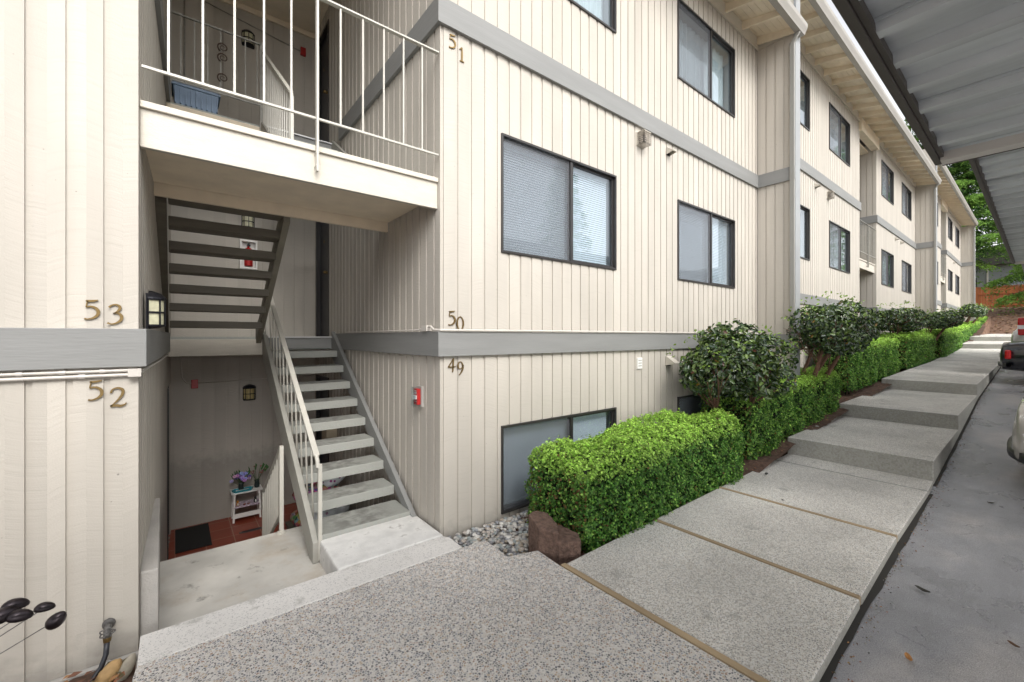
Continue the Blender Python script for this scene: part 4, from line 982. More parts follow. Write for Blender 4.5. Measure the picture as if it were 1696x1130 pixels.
# mat, drain cover, cushions
tag(MB().box(.0, .36, 6.46, 7.22, -2.598, -2.583).build('door_mat', mat('mat_fibre', (.012, .011, .010), .95, bump=1, bscale=200)), 'black door mat on the red tiles', 'door mat')
t = thing('drain_cover', (.80, 6.62, -2.599), 'small oblong metal drain cover set in the red tiles', 'drain cover')
P = [(.09*math.cos(a)*(1) + (.05 if math.cos(a) > 0 else -.05), .035*math.sin(a)) for a in [i*math.pi/8 for i in range(16)]]
MB().prism(P, .0, .006).build('rim', m_zinc, t); MB().prism([(x*.8, y*.7) for x, y in P], .0062, .009).build('plate', m_lampb, t)
def quilt_mat():
    m = bpy.data.materials.new('patterned_quilt'); m.use_nodes = True
    N, L = nodes_of(m); b = N['Principled BSDF']; b.inputs['Roughness'].default_value = .9
    tc = N.new('ShaderNodeTexCoord'); ck = N.new('ShaderNodeTexVoronoi'); ck.inputs['Scale'].default_value = 24; ck.distance = 'CHEBYCHEV'; L.new(tc.outputs['Object'], ck.inputs['Vector'])
    hs_ = N.new('ShaderNodeHueSaturation'); hs_.inputs['Saturation'].default_value = .8; hs_.inputs['Value'].default_value = .55; L.new(ck.outputs['Color'], hs_.inputs['Color']); 
    mx = N.new('ShaderNodeMixRGB'); mx.blend_type = 'MULTIPLY'; mx.inputs[0].default_value = .6; mx.inputs[2].default_value = (.75, .2, .3, 1); L.new(hs_.outputs[0], mx.inputs[1]); L.new(mx.outputs[0], b.inputs['Base Color'])
    return m
def floral_mat():
    m = bpy.data.materials.new('white_floral_cloth'); m.use_nodes = True
    N, L = nodes_of(m); b = N['Principled BSDF']; b.inputs['Roughness'].default_value = .9
    tc = N.new('ShaderNodeTexCoord'); v = N.new('ShaderNodeTexVoronoi'); v.inputs['Scale'].default_value = 11; L.new(tc.outputs['Object'], v.inputs['Vector'])
    mr = N.new('ShaderNodeMapRange'); mr.inputs[1].default_value = .14; mr.inputs[2].default_value = .2; L.new(v.outputs['Distance'], mr.inputs[0])
    mx = N.new('ShaderNodeMixRGB'); mx.inputs[1].default_value = (.25, .05, .18, 1); mx.inputs[2].default_value = (.62, .66, .70, 1); L.new(mr.outputs[0], mx.inputs[0]); L.new(mx.outputs[0], b.inputs['Base Color'])
    return m
mq, mfl = quilt_mat(), floral_mat()
t = thing('storage_bench', (1.40, 5.72, -2.6), 'dark low bench under the cushions behind the lower stair', 'bench')
MB().box(-.31, .31, -.3, .25, .22, .26).build('seat', m_brown, t)
for sx in (-.28, .28):
    for sy in (-.26, .2): MB().box(sx-.02, sx+.02, sy-.02, sy+.02, 0, .22).build('leg', m_brown, t)
def cushion(loc, rx, ry, rz_, rot, m, label, name='cushion'):
    mb = MB(); n_, m2 = 16, 10
    for i in range(m2+1):
        p = math.pi*i/m2
        for j in range(n_):
            a = 2*math.pi*j/n_; sq = lambda v, e: math.copysign(abs(v)**e, v)
            mb.v.append((rx*sq(math.cos(a), .6)*math.sin(p)**.7, ry*sq(math.sin(a), .6)*math.sin(p)**.7, rz_*math.cos(p)+.01*math.sin(a*5+i)))
    for i in range(m2):
        for j in range(n_):
            q = (j+1) % n_; mb.f.append((i*n_+j, (i+1)*n_+j, (i+1)*n_+q, i*n_+q))
    o = mb.build(name, m, smooth=True); o.location = loc; o.rotation_euler = rot
    tag(o, label, 'cushion', 'cushions behind the lower stair')
cushion((1.30, 5.50, -2.18), .22, .22, .10, (R(10), 0, R(20)), mq, 'multicoloured patterned cushion low behind the stair treads')
cushion((1.36, 5.58, -1.90), .26, .17, .09, (R(20), R(-8), R(10)), mq, 'multicoloured patterned quilt cushion on top of the pile')
cushion((1.36, 5.36, -2.12), .17, .12, .11, (R(60), 0, R(10)), mfl, 'white floral pillow standing low in the middle of the pile')
cushion((1.56, 5.46, -2.10), .16, .12, .08, (R(20), 0, R(-15)), mfl, 'white floral pillow at the right of the pile')
cushion((1.56, 5.56, -1.78), .15, .10, .06, (R(10), R(-15), R(20)), mfl, 'white floral pillow on top of the pile')
t = thing('mailbox', (OX1, 6.25, -1.35), 'tan metal box on the recess wall behind the lower stair', 'metal box', rz=R(-90))
MB().box(-.12, .12, -.14, 0, -.16, .12).build('box', mat('tan_metal', (.45, .38, .28), .5), t, bevel=.005); MB().box(-.125, .125, -.15, 0, .121, .135).build('lid', m_cream, t)

# ------------------------------------------------------------------ bottom left corner: tap, hose, stones, copper spinner
t = thing('hose_bib', (-.285, F, -1.575), 'corroded grey hose tap on the 52 wall', 'hose tap'); t.scale = (.8, .8, .8)
MB().lathe([(.0, 0), (.035, 0), (.035, .01), (.014, .012), (.014, .05), (0, .05)], 0, 0, 12).build('flange', m_zinc, t).rotation_euler = (R(90), 0, 0)
MB().tube([(0, -.02, 0), (0, -.07, 0), (.0, -.085, -.02), (0, -.09, -.05)], [.017, .022, .02, .022], 10).build('spout', m_zinc, t, smooth=True)
m_ = MB(); P = [(.035*math.cos(a)*(1+.18*math.cos(5*a)), -.10, .0+.028*math.sin(a)*(1+.18*math.cos(5*a))) for a in [i*2*math.pi/30 for i in range(31)]]
m_.tube([(p[0], p[1]+.0, p[2]-.012) for p in P], .0045, 5); m_.tube([(-.03, -.10, -.012), (.03, -.10, -.012)], .004, 5); m_.tube([(0, -.10, -.04), (0, -.10, .015)], .004, 5); m_.tube([(0, -.06, 0), (0, -.105, -.01)], .006, 6)
m_.build('handle', m_zinc, t, smooth=True)
MB().lathe([(.02, -.075), (.022, -.06), (.022, -.045), (.016, -.04)], 0, -.09, 12).build('coupling', m_brass, t)
tag(MB().tube([(-.285, 3.128, -1.625), (-.288, 3.105, -1.69), (-.305, 3.085, -1.74), (-.345, 3.05, -1.785), (-.42, 2.98, -1.81), (-.55, 2.85, -1.82), (-.8, 2.7, -1.82), (-1.3, 2.6, -1.82)], .0125, 10).build('garden_hose', m_hose, smooth=True), 'black rubber garden hose curving down from the wall tap', 'garden hose')
def rock(loc, r, rot, col, label):
    mb = MB(); Mx = Matrix.Rotation(rot[2], 3, 'Z') @ Matrix.Rotation(rot[1], 3, 'Y') @ Matrix.Rotation(rot[0], 3, 'X'); mb.ell((0, 0, 0), *r, 14, 10, Mx, .035)
    o = mb.build('rock', mat('rock_surface', col, .75, noise=.25, nscale=18, bump=.5, bscale=40), smooth=True); o.location = loc; tag(o, label, 'rock', 'rocks by the plaza corner')
rock((-.275, 3.03, -1.76), (.075, .038, .04), (0, R(-50), R(15)), (.42, .27, .12), 'smooth ochre yellow rock leaning beside the hose')
rock((-.205, 3.03, -1.765), (.075, .022, .032), (0, R(-62), R(25)), (.33, .30, .24), 'narrow grey-white rock between the yellow rock and the plaza edge')
def leaf_litter(n, region, label, cols, big=1):
    mb = MB(); cs = []
    for k in range(n):
        x, y, z = region(); s = random.uniform(.015, .035)*big; a = random.uniform(0, 6.28)
        M = Matrix.Translation((x, y, z)) @ Matrix.Rotation(a, 4, 'Z') @ Matrix.Rotation(random.uniform(-.5, .5), 4, 'X')
        mb.add([M @ Vector(v) for v in ((-s, 0, 0), (0, -s*.5, .004), (s, 0, 0), (0, s*.5, .006))], [(0,1,2), (0,2,3)]); cs += [random.choice(cols)]*2
    o = mb.build('leaf_litter', colattr_mat('dry_leaf', .7)); face_cols(o, cs); return tag(o, label, 'leaf litter', kind='stuff')
LC = [(.25,.10,.05), (.33,.17,.07), (.16,.07,.04), (.30,.20,.08), (.12,.10,.05)]
leaf_litter(260, lambda: (lambda x, y: (x, y, -1.80+.05*max(0, 1-abs(x+.35)*2.2)+random.uniform(.0, .03)))(random.uniform(-.9, -.19), random.uniform(2.3, 3.12)), 'brown fallen leaves in the soil corner by the hose', LC)
leaf_litter(700, lambda: (lambda x, y: (x, y, bedz(x, y)+.012))(random.uniform(2.6, 30), random.uniform(2.18, 2.75)), 'brown leaf scraps scattered over the planting bed', LC)
leaf_litter(900, lambda: (lambda x, e: (x, e-abs(random.gauss(0, .045)), lerp(ASPH, x)+.006))(*(lambda x: (x, lerp(EDGE, x)-.02))(random.uniform(1.5, 20))), 'grit and leaf crumbs gathered along the slab edge on the asphalt', LC+[(.05,.045,.04), (.4,.38,.34)], .28)
for (x, y, z, s, rz_, c, lb) in ((3.02, .44, -1.704, .035, .4, (.42, .2, .06), 'curled orange fallen leaf on the asphalt'), (3.9, .50, -1.704, .045, 1.2, (.03, .028, .022), 'dark curled fallen leaf on the asphalt by the slab edge'),
                             (6.5, .33, -1.704, .03, 2.0, (.05, .04, .025), 'small dark leaf on the asphalt farther uphill'), (5.5, 2.05, -1.648, .045, .2, (.05, .045, .04), 'dark flat leaf on the slab near the first step'), (4.75, 1.62, -1.642, .02, .9, (.06, .05, .03), 'tiny dark leaf on the third divider board'),
                             (3.6, .1, -1.704, .03, .9, (.12, .06, .03), 'brown leaf on the open asphalt')):
    mb = MB(); n_ = 7
    for k in range(n_+1):
        t_ = -1+2*k/n_; w_ = .38*s*math.sqrt(max(0, 1-t_*t_))+.001; zz = s*.35*t_*t_
        mb.v += [(s*t_, -w_, zz+w_*.6), (s*t_, 0, zz), (s*t_, w_, zz+w_*.6)]
    for k in range(n_):
        for j in (0, 1): q = 3*k+j; mb.f.append((q, q+3, q+4, q+1))
    o = mb.build('fallen_leaf', mat('leaf_'+lb[:12].replace(' ', '_'), c, .6)); o.location = (x, y, z+.008); o.rotation_euler = (0, 0, rz_); tag(o, lb, 'fallen leaf', 'fallen leaves on the paving')

# copper wind spinner: cups on wires from a stake left of the frame
t = thing('wind_spinner', (-1.25, 2.45, -1.83), 'dark copper wind spinner of oval cups on thin wires at the left edge', 'wind spinner')
L0 = Vector((-1.25, 2.45, -1.83))
MB().tube([(0, 0, 0), (0, 0, .45)], .008, 8).build('stake', m_zinc, t)
hub = Vector((0, 0, .30))
def cup(world, rot, s):
    p = Vector(world)-L0
    MB().tube([tuple(hub), tuple(p)], .0022, 5).build('wire', m_zinc, t)
    mb = MB(); n_, m2 = 16, 8; Mx = Matrix.Rotation(rot[2], 3, 'Z') @ Matrix.Rotation(rot[1], 3, 'Y') @ Matrix.Rotation(rot[0], 3, 'X')
    for sc_, off in ((1, 0), (.93, .0)):
        k = len(mb.v)
        for i in range(m2+1):
            a = math.pi*.5*i/m2
            for j in range(n_):
                b = 2*math.pi*j/n_; e = 1+.25*max(0, math.cos(b))
                v = Vector((s*sc_*1.0*math.sin(a)*math.cos(b)*e, s*sc_*.8*math.sin(a)*math.sin(b), -s*sc_*.85*math.cos(a))); mb.v.append(tuple(p+Mx @ v))
        for i in range(m2):
            for j in range(n_):
                q = (j+1) % n_; mb.f.append((k+i*n_+j, k+(i+1)*n_+j, k+(i+1)*n_+q, k+i*n_+q) if sc_ == 1 else (k+i*n_+j, k+i*n_+q, k+(i+1)*n_+q, k+(i+1)*n_+j))
    k = 0; K = (m2+1)*n_
    for j in range(n_):
        q = (j+1) % n_; mb.f.append((m2*n_+j, K+m2*n_+j, K+m2*n_+q, m2*n_+q))
    mb.build('cup', m_copper, t, smooth=True)
def px(x, y, Y):
    u = (x-848)/700.3; v = (558-y)/700.3; tt = Y/(.7821-.6231*u); return (tt*(.6231+.7821*u), Y, tt*v)
cup(px(72, 1008, 2.62), (R(190), R(6), R(-10)), .030)
cup(px(92, 1028, 2.58), (R(-70), R(-50), R(-20)), .036)
cup(px(22, 1005, 2.55), (R(190), R(10), R(15)), .036)
cup(px(30, 1022, 2.5), (R(200), R(12), R(0)), .034)
cup(px(4, 1022, 2.52), (R(200), R(-12), R(30)), .040)

# brown block at the end of the hedge
t = thing('landscape_block', (2.36, 2.44, -1.70), 'rough brown concrete landscaping block at the near end of the hedge', 'concrete block')
mb = MB(); mb.prism([(-.17, -.02), (-.09, -.15), (.02, -.03), (.06, .12), (-.02, .19), (-.13, .15)], -.05, [.225, .205, .21, .24, .26, .265])
mb.prism([(-.095, -.157), (.06, -.25), (.135, -.15), (.12, .04), (.0, .06)], -.06, [.145, .14, .145, .155, .155])
o = mb.build('block', m_block, t, bevel=.008)
for lvl in (o,):
    sb = o.modifiers.new('sub', 'SUBSURF'); sb.subdivision_type = 'SIMPLE'; sb.levels = sb.render_levels = 4
    tx = bpy.data.textures.new('rough', 'CLOUDS'); tx.noise_scale = .05; dm = o.modifiers.new('disp', 'DISPLACE'); dm.texture = tx; dm.strength = .014; dm.mid_level = .5

# ------------------------------------------------------------------ foliage
def leaves_mesh(name, P, Nn, size, cols, m, parent=None, aspect=.72, fold=.25, six=False):
    """P (n,3) leaf centres, Nn (n,3) leaf normals, size (n,), cols (n,3): folded leaves"""
    n = len(P); rnd = rng.normal(size=(n, 3)); T = np.cross(Nn, rnd); T /= np.linalg.norm(T, axis=1)[:, None]+1e-9; B = np.cross(Nn, T)
    s = size[:, None]
    if six: prof = [(-1, 0, 0), (-.45, -1, fold), (.35, -.8, fold), (1, 0, -.15), (.35, .8, fold), (-.45, 1, fold)]; faces = [(0,1,2,3), (0,3,4,5)]
    else: prof = [(-1, 0, 0), (.0, -1, fold), (1, 0, 0), (0, 1, fold)]; faces = [(0,1,2), (0,2,3)]
    V = np.stack([P + T*s*a*.5 + B*s*aspect*b*.5 + Nn*s*c*.5 for a, b, c in prof], axis=1).reshape(-1, 3)
    k = len(prof); me = bpy.data.meshes.new(name)
    fl = np.array(faces); fn = fl.shape[1]; F_ = (np.arange(n)[:, None, None]*k + fl[None]).reshape(-1, fn)
    me.vertices.add(len(V)); me.vertices.foreach_set('co', V.astype(np.float32).ravel())
    me.loops.add(F_.size); me.loops.foreach_set('vertex_index', F_.ravel().astype(np.int32))
    me.polygons.add(len(F_)); me.polygons.foreach_set('loop_start', (np.arange(len(F_))*fn).astype(np.int32)); me.polygons.foreach_set('loop_total', np.full(len(F_), fn, np.int32))
    me.update(calc_edges=True)
    ca = me.color_attributes.new('Col', 'FLOAT_COLOR', 'POINT'); C_ = np.ones((len(V), 4), np.float32); C_[:, :3] = np.repeat(cols, k, axis=0); ca.data.foreach_set('color', C_.ravel())
    me.materials.append(m); o = bpy.data.objects.new(name, me); COL.objects.link(o)
    if parent is not None: o.parent = parent
    return o
def lump(p, f, ph): return np.sin(p[:, 0]*f+ph)*np.sin(p[:, 1]*f*1.3+ph*2)*np.sin(p[:, 2]*f*1.1+ph*3)
def hedge(x0, x1, y0, y1, zb0, zb1, zt0, zt1, n, leaf, label, ph, round_=.14, top_gold=.8):
    """clipped box hedge; bottom and top follow the slope from the x0 end to the x1 end"""
    base = Vector(((x0+x1)/2, (y0+y1)/2, min(zb0, zb1)))
    t = thing('hedge', base, label, 'hedge', 'clipped hedges along the walkway')
    Lx, Ly = (x1-x0), (y1-y0); H = zt0-zb0
    areas = np.array([Lx*Ly*1.25, Lx*H*1.25, Ly*H*1.2, Ly*H*.6, Lx*H*.25]); areas /= areas.sum()
    side = rng.choice(5, size=n, p=areas); u, v = rng.random(n), rng.random(n)
    Pn = np.zeros((n, 3)); Nn = np.zeros((n, 3))
    def setp(k, X, Y, Z, nn):
        m_ = side == k; Pn[m_] = np.stack([X(u[m_], v[m_]), Y(u[m_], v[m_]), Z(u[m_], v[m_])], 1); Nn[m_] = nn
    one = lambda a: np.ones_like(a)
    setp(0, lambda a, b: a, lambda a, b: b, lambda a, b: one(a), (0, 0, 1))
    setp(1, lambda a, b: a, lambda a, b: 0*a, lambda a, b: b, (0, -1, 0))
    setp(2, lambda a, b: 0*a, lambda a, b: a, lambda a, b: b, (-1, 0, 0))
    setp(3, lambda a, b: one(a), lambda a, b: a, lambda a, b: b, (1, 0, 0))
    setp(4, lambda a, b: a, lambda a, b: one(a), lambda a, b: b, (0, 1, 0))
    # metric coordinates centred, rounded box
    C = np.stack([(Pn[:, 0]-.5)*Lx, (Pn[:, 1]-.5)*Ly, (Pn[:, 2]-.5)*H], 1); half = np.array([Lx/2, Ly/2, H/2]); rr = round_*np.array([1, 1, 1.0])
    inner = np.clip(C, -(half-rr), half-rr); d = C-inner; dl = np.linalg.norm(d, axis=1)[:, None]; dirn = np.where(dl > 1e-6, d/np.maximum(dl, 1e-6), Nn)
    S = inner+dirn*round_
    S += dirn*((.05 if x0 < 5 else .02)*np.sin(S[:, 0]*3.1+ph*2)*np.sin(S[:, 1]*4+ph)+.045*lump(S, 7, ph)+.035*lump(S, 19, ph+1)+.022*lump(S, 47, ph+2))[:, None]
    dep = np.minimum(rng.exponential(.034, n), .15)-(rng.random(n) < .03)*rng.random(n)*.05
    S -= dirn*dep[:, None]
    fx = (S[:, 0]/Lx+.5); fz = (S[:, 2]/H+.5)
    zb = zb0+(zb1-zb0)*fx; zt = zt0+(zt1-zt0)*fx
    W = np.stack([S[:, 0], S[:, 1], zb+(zt-zb)*fz-base.z], 1)
    keep = fz > .05+.06*np.sin(S[:, 0]*6+ph); keep |= rng.random(n) < .25
    keep &= ~((lump(S, 27, ph+7)+.6*lump(S, 61, ph+8) > .42) & (rng.random(n) < .8))
    nn = dirn*.9+rng.normal(size=(n, 3))*.55+np.array([0, 0, .35]); nn /= np.linalg.norm(nn, axis=1)[:, None]
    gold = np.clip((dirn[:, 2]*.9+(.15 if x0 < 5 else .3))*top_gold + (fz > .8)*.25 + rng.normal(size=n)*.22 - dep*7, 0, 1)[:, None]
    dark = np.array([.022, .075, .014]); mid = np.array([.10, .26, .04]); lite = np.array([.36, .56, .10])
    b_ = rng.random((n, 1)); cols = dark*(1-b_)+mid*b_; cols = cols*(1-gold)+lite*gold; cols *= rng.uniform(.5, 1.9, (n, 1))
    br_ = rng.random(n) < .012+.16*(side == 2)*(fz < .8); cols[br_] = (.16, .09, .03)
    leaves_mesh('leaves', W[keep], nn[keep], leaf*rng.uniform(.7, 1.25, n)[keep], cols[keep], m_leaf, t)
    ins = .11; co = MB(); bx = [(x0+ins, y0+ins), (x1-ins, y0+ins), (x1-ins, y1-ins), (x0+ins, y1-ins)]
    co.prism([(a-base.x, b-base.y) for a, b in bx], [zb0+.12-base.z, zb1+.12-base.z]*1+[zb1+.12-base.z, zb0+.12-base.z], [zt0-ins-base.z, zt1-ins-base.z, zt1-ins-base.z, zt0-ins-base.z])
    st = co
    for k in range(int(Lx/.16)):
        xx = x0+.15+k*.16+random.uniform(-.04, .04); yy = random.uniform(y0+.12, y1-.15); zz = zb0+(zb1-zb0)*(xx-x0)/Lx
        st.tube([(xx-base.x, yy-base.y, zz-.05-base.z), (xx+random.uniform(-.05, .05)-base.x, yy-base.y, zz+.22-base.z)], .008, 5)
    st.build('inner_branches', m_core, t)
    return t
hedge(2.50, 5.28, 2.20, 3.00, -1.90, -1.86, -.98, -.92, 70000, .025, 'bright green clipped box hedge nearest the camera beside the brown block', .3, .22)
hedge(5.8, 9.6, 2.30, 3.05, -1.72, -1.45, -.72, -.60, 46000, .031, 'bright green clipped hedge behind the first round shrub beside the first two steps', 1.1, .15)
hedge(10.6, 15.3, 2.38, 3.1, -1.18, -1.0, -.10, -.05, 42000, .037, 'green clipped hedge under the second round shrub, beside the long sloping slab', 2.3, .16)
hedge(16.2, 20.9, 2.34, 3.1, -1.0, -.88, .08, .12, 30000, .045, 'green clipped hedge directly uphill of the long hedge under the third shrub', 3.1, .18)
hedge(21.7, 27.2, 2.22, 3.1, -.88, -.55, .25, .28, 26000, .05, 'green clipped hedge just before the fourth step of the walkway', 4.4, .2)
hedge(28.4, 33.0, 2.34, 3.0, -.5, .0, .42, .66, 16000, .055, 'green clipped hedge beside the two far steps', 5.2, .2)
hedge(33.3, 38.2, 2.34, 2.95, .0, .5, .72, .95, 12000, .06, 'far clipped hedge near the end of the building', 6.0, .2)
hedge(38.8, 44.0, 2.34, 2.9, .6, 1.0, 1.15, 1.45, 9000, .065, 'farthest clipped hedge before the bark slope', 6.6, .2)

def shrub(cx, cy, zc, rx, ry, rz_, zbase, n, leaf, label, ph, trunks=3, tb=.12):
    base = Vector((cx, cy, zbase)); t = thing('camellia_shrub', base, label, 'shrub', 'round-headed camellia shrubs')
    c = Vector((cx, cy, zc))-base
    K = 17; cq = rng.normal(size=(K, 3)); cq /= np.linalg.norm(cq, axis=1)[:, None]; cq[:, 2] = np.where(cq[:, 2] < -.2, -.2+cq[:, 2]*.25, cq[:, 2])
    ctr = cq*rng.uniform(.36, .58, (K, 1)); br = rng.uniform(.34, .50, K); ctr[0] = 0; br[0] = .62
    wt = br**2; wt /= wt.sum(); which = rng.choice(K, size=n, p=wt)
    q = rng.normal(size=(n, 3)); q /= np.linalg.norm(q, axis=1)[:, None]
    rad = (1-np.minimum(rng.exponential(.10, n), .6))*(1+.14*lump(q, 6, ph))
    U = ctr[which]+q*(br[which]*rad)[:, None]
    dmin = np.min(np.linalg.norm(U[:, None, :]-ctr[None], axis=2)/br[None], axis=1)
    S = U*np.array([rx, ry, rz_])*1.04
    S[:, 2] = np.where(S[:, 2] < -rz_*.6, -rz_*.6+(S[:, 2]+rz_*.6)*.5, S[:, 2])
    keep = (dmin > .72) | (rng.random(n) < .25)
    q = q*.6+U*.6; q /= np.linalg.norm(q, axis=1)[:, None]
    nn = q*.8+rng.normal(size=(n, 3))*.6+np.array([0, 0, .5]); nn /= np.linalg.norm(nn, axis=1)[:, None]
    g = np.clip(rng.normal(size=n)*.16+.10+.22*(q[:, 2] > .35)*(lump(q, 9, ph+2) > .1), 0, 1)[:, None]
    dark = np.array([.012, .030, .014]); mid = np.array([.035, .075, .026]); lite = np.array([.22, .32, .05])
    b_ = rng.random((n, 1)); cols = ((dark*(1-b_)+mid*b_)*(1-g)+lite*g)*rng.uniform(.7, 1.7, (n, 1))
    yl = rng.random(n) < .008; cols[yl] = (.35, .22, .05); rd_ = rng.random(n) < .01; cols[rd_] = (.12, .05, .03)
    m_n = 46; qs = rng.normal(size=(m_n, 3)); qs[:, 2] = np.abs(qs[:, 2])+.2; qs /= np.linalg.norm(qs, axis=1)[:, None]
    Sh = (qs*rng.uniform(.96, 1.05, (m_n, 1))*np.array([rx, ry, rz_])+np.array(c)); Sh = np.repeat(Sh, 3, 0)+rng.normal(size=(m_n*3, 3))*leaf*.35
    nh = rng.normal(size=(m_n*3, 3)); nh /= np.linalg.norm(nh, axis=1)[:, None]
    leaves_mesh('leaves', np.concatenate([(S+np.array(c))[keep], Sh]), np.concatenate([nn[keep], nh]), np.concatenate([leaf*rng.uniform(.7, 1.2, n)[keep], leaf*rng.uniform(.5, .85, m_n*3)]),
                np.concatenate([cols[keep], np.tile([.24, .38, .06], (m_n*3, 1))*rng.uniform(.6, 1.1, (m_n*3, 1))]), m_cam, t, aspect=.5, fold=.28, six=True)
    tr = MB()
    for k in range(trunks):
        a = 6.28*k/trunks+ph; b0 = Vector((.07*math.cos(a), .07*math.sin(a)+tb, -.1))
        mid_ = Vector((.14*math.cos(a+.5)*rx*2, .12*math.sin(a+.5)*ry*2+tb*.7, (c.z-rz_*.55)*.55)); top = c+Vector((rx*.35*math.cos(a), ry*.35*math.sin(a), -rz_*.35))
        tr.tube([b0, b0*.4+mid_*.6+Vector((0, 0, -.05)), mid_, top], [.035*rx/.8, .03*rx/.8, .026*rx/.8, .015], 8)
        for w_ in range(6):
            a2 = a+random.uniform(-1.2, 1.2); st_ = mid_.lerp(top, random.uniform(.1, .9)); r2 = random.uniform(.55, .95)
            en = c+Vector((rx*r2*math.cos(a2), ry*r2*math.sin(a2), rz_*random.uniform(-.55, .4)))
            m2 = st_.lerp(en, .5)+Vector((random.uniform(-.05, .05), random.uniform(-.05, .05), .03)); tr.tube([st_, m2, en], [.012, .008, .004], 5)
            for w2 in range(3):
                e2 = en+Vector((random.uniform(-.12, .12), random.uniform(-.12, .12), random.uniform(-.05, .14))); tr.tube([m2, m2.lerp(e2, .6), e2], [.006, .004, .002], 4)
    tr.build('trunk', m_trunk, t, smooth=True)
    return t
shrub(5.84, 2.55, -.43, 1.12, .74, .60, -1.6, 11000, .074, 'round-headed glossy camellia on a bare trunk nearest the camera', .5, 3)
shrub(8.75, 2.26, .10, 1.22, .60, .62, -1.3, 9500, .074, 'largest round camellia with several stems, second along the wall', 1.7, 4, .35)
shrub(16.9, 2.70, .50, .98, .72, .54, -.95, 7000, .08, 'third camellia with a lifted dense head in front of the middle fin wall', 2.9, 3)
shrub(21.4, 2.22, .58, 1.2, .62, .42, -.85, 6500, .09, 'low spreading camellia, fourth along the wall', 3.7, 3, .45)
shrub(34.3, 2.35, 1.38, 1.7, .65, .42, .1, 6500, .11, 'wide flat-topped camellia near the far end of the building', 4.9, 3, .35)
leaf_litter(5000, lambda: (lambda x, y: (x, y, ground_z(x, y)+.015))(random.uniform(38.8, 51.5), random.uniform(-4, 8)), 'brown bark chips and leaves strewn over the far slope', LC+[(.42,.25,.12)], 3)
# weed at the foot of the first step
P = rng.normal(size=(120, 3))*np.array([.08, .06, .03])+np.array([6.35, 2.38, -1.54]); nn = rng.normal(size=(120, 3))+np.array([0, 0, 1]); nn /= np.linalg.norm(nn, axis=1)[:, None]
tag(leaves_mesh('weed', P, nn, rng.uniform(.02, .04, 120), np.tile([.10, .26, .04], (120, 1))*rng.uniform(.6, 1.2, (120, 1)), m_leaf), 'small light green weed in the bed at the foot of the first step', 'weed')

# ------------------------------------------------------------------ conifers
def conifer(x, y, z, h, r, n, label, ph, z0f=.12, leaf=.34, group='drooping conifers beyond the bark slope'):
    t = thing('conifer_tree', (x, y, z), label, 'conifer', group)
    MB().tube([(0, 0, -.3), (.1, 0, h*.3), (0, .1, h*.7), (0, 0, h)], [r*.05, r*.04, r*.025, .03], 9).build('trunk', m_trunkt, t, smooth=True)
    lm = MB(); Ps = []; Ns = []; Cs = []; nl = 60
    per = n//nl
    for k in range(nl):
        f = z0f+(1-z0f)*(k/nl)**.9; a = k*2.4+ph; ln = r*(1-f*.86)*random.uniform(.75, 1.12); zz = h*f
        dr = random.uniform(.10, .24)
        def at(q): return Vector((ln*q*math.cos(a), ln*q*math.sin(a), zz+ln*(.18*q-dr*2.2*q*q)))
        lm.tube([at(0), at(.35), at(.7), at(1)], [.05, .035, .02, .008], 5)
        qv = rng.random(per)**.7; side = rng.normal(size=per)*.17*ln*(1.15-qv*.6); drop = rng.exponential(.34, per)*(.35+.8*rng.random(per))
        bx = ln*qv*math.cos(a)-side*math.sin(a); by = ln*qv*math.sin(a)+side*math.cos(a); bz = zz+ln*(.18*qv-dr*2.2*qv*qv)-drop-np.abs(side)*.35
        cl = np.sin(bx*5.1+k)*np.sin(by*4.3)*np.sin(bz*4.7+k)
        kp = cl > -.5
        Ps.append(np.stack([bx, by, bz], 1)[kp]); nv = rng.normal(size=(kp.sum(), 3))*.6+np.array([.5*math.cos(a), .5*math.sin(a), .7]); Ns.append(nv/np.linalg.norm(nv, axis=1)[:, None])
        g = np.clip(.25+qv*.5-drop*.35+rng.normal(size=per)*.2, 0, 1)[kp][:, None]; Cs.append(np.array([.028, .085, .02])*(1-g)+np.array([.17, .34, .05])*g)
    lm.build('limbs', m_trunkt, t)
    P = np.concatenate(Ps); N_ = np.concatenate(Ns); C_ = np.concatenate(Cs)*np.array([1.75, 1.5, 1.9])
    leaves_mesh('foliage', P, N_, leaf*rng.uniform(.5, 1.2, len(P)), C_, m_needle, t, aspect=.32, fold=.35)
    return t
conifer(58, 4.4, 2.6, 22, 6.2, 95000, 'tall light green drooping conifer between the building end and the carport roof', .4, .22, .30)
conifer(46.0, -1.5, 1.7, 15, 5.2, 75000, 'lower conifer with branches sweeping in front of the orange fence', 2.0, .10, .26)
conifer(60, 7.5, 3.0, 24, 6, 26000, 'conifer behind the end of the building, its crown above the last gutter', 3.3, .12, .36)
conifer(58, -7, 3.0, 20, 6, 16000, 'conifer to the right beyond the carport', 5.1, .1, .36)
# trees across the parking lot: what the upper windows mirror
conifer(6, -26, -1.9, 19, 6, 9000, 'conifer across the parking lot mirrored in the upper windows', 1.0, .15, .55, 'conifers across the parking lot')
conifer(17, -24, -1.4, 22, 6.5, 9000, 'taller conifer across the parking lot mirrored in the windows uphill', 2.2, .12, .55, 'conifers across the parking lot')
conifer(32, -25, -.6, 20, 6, 8000, 'farthest conifer across the parking lot', 3.9, .12, .55, 'conifers across the parking lot')

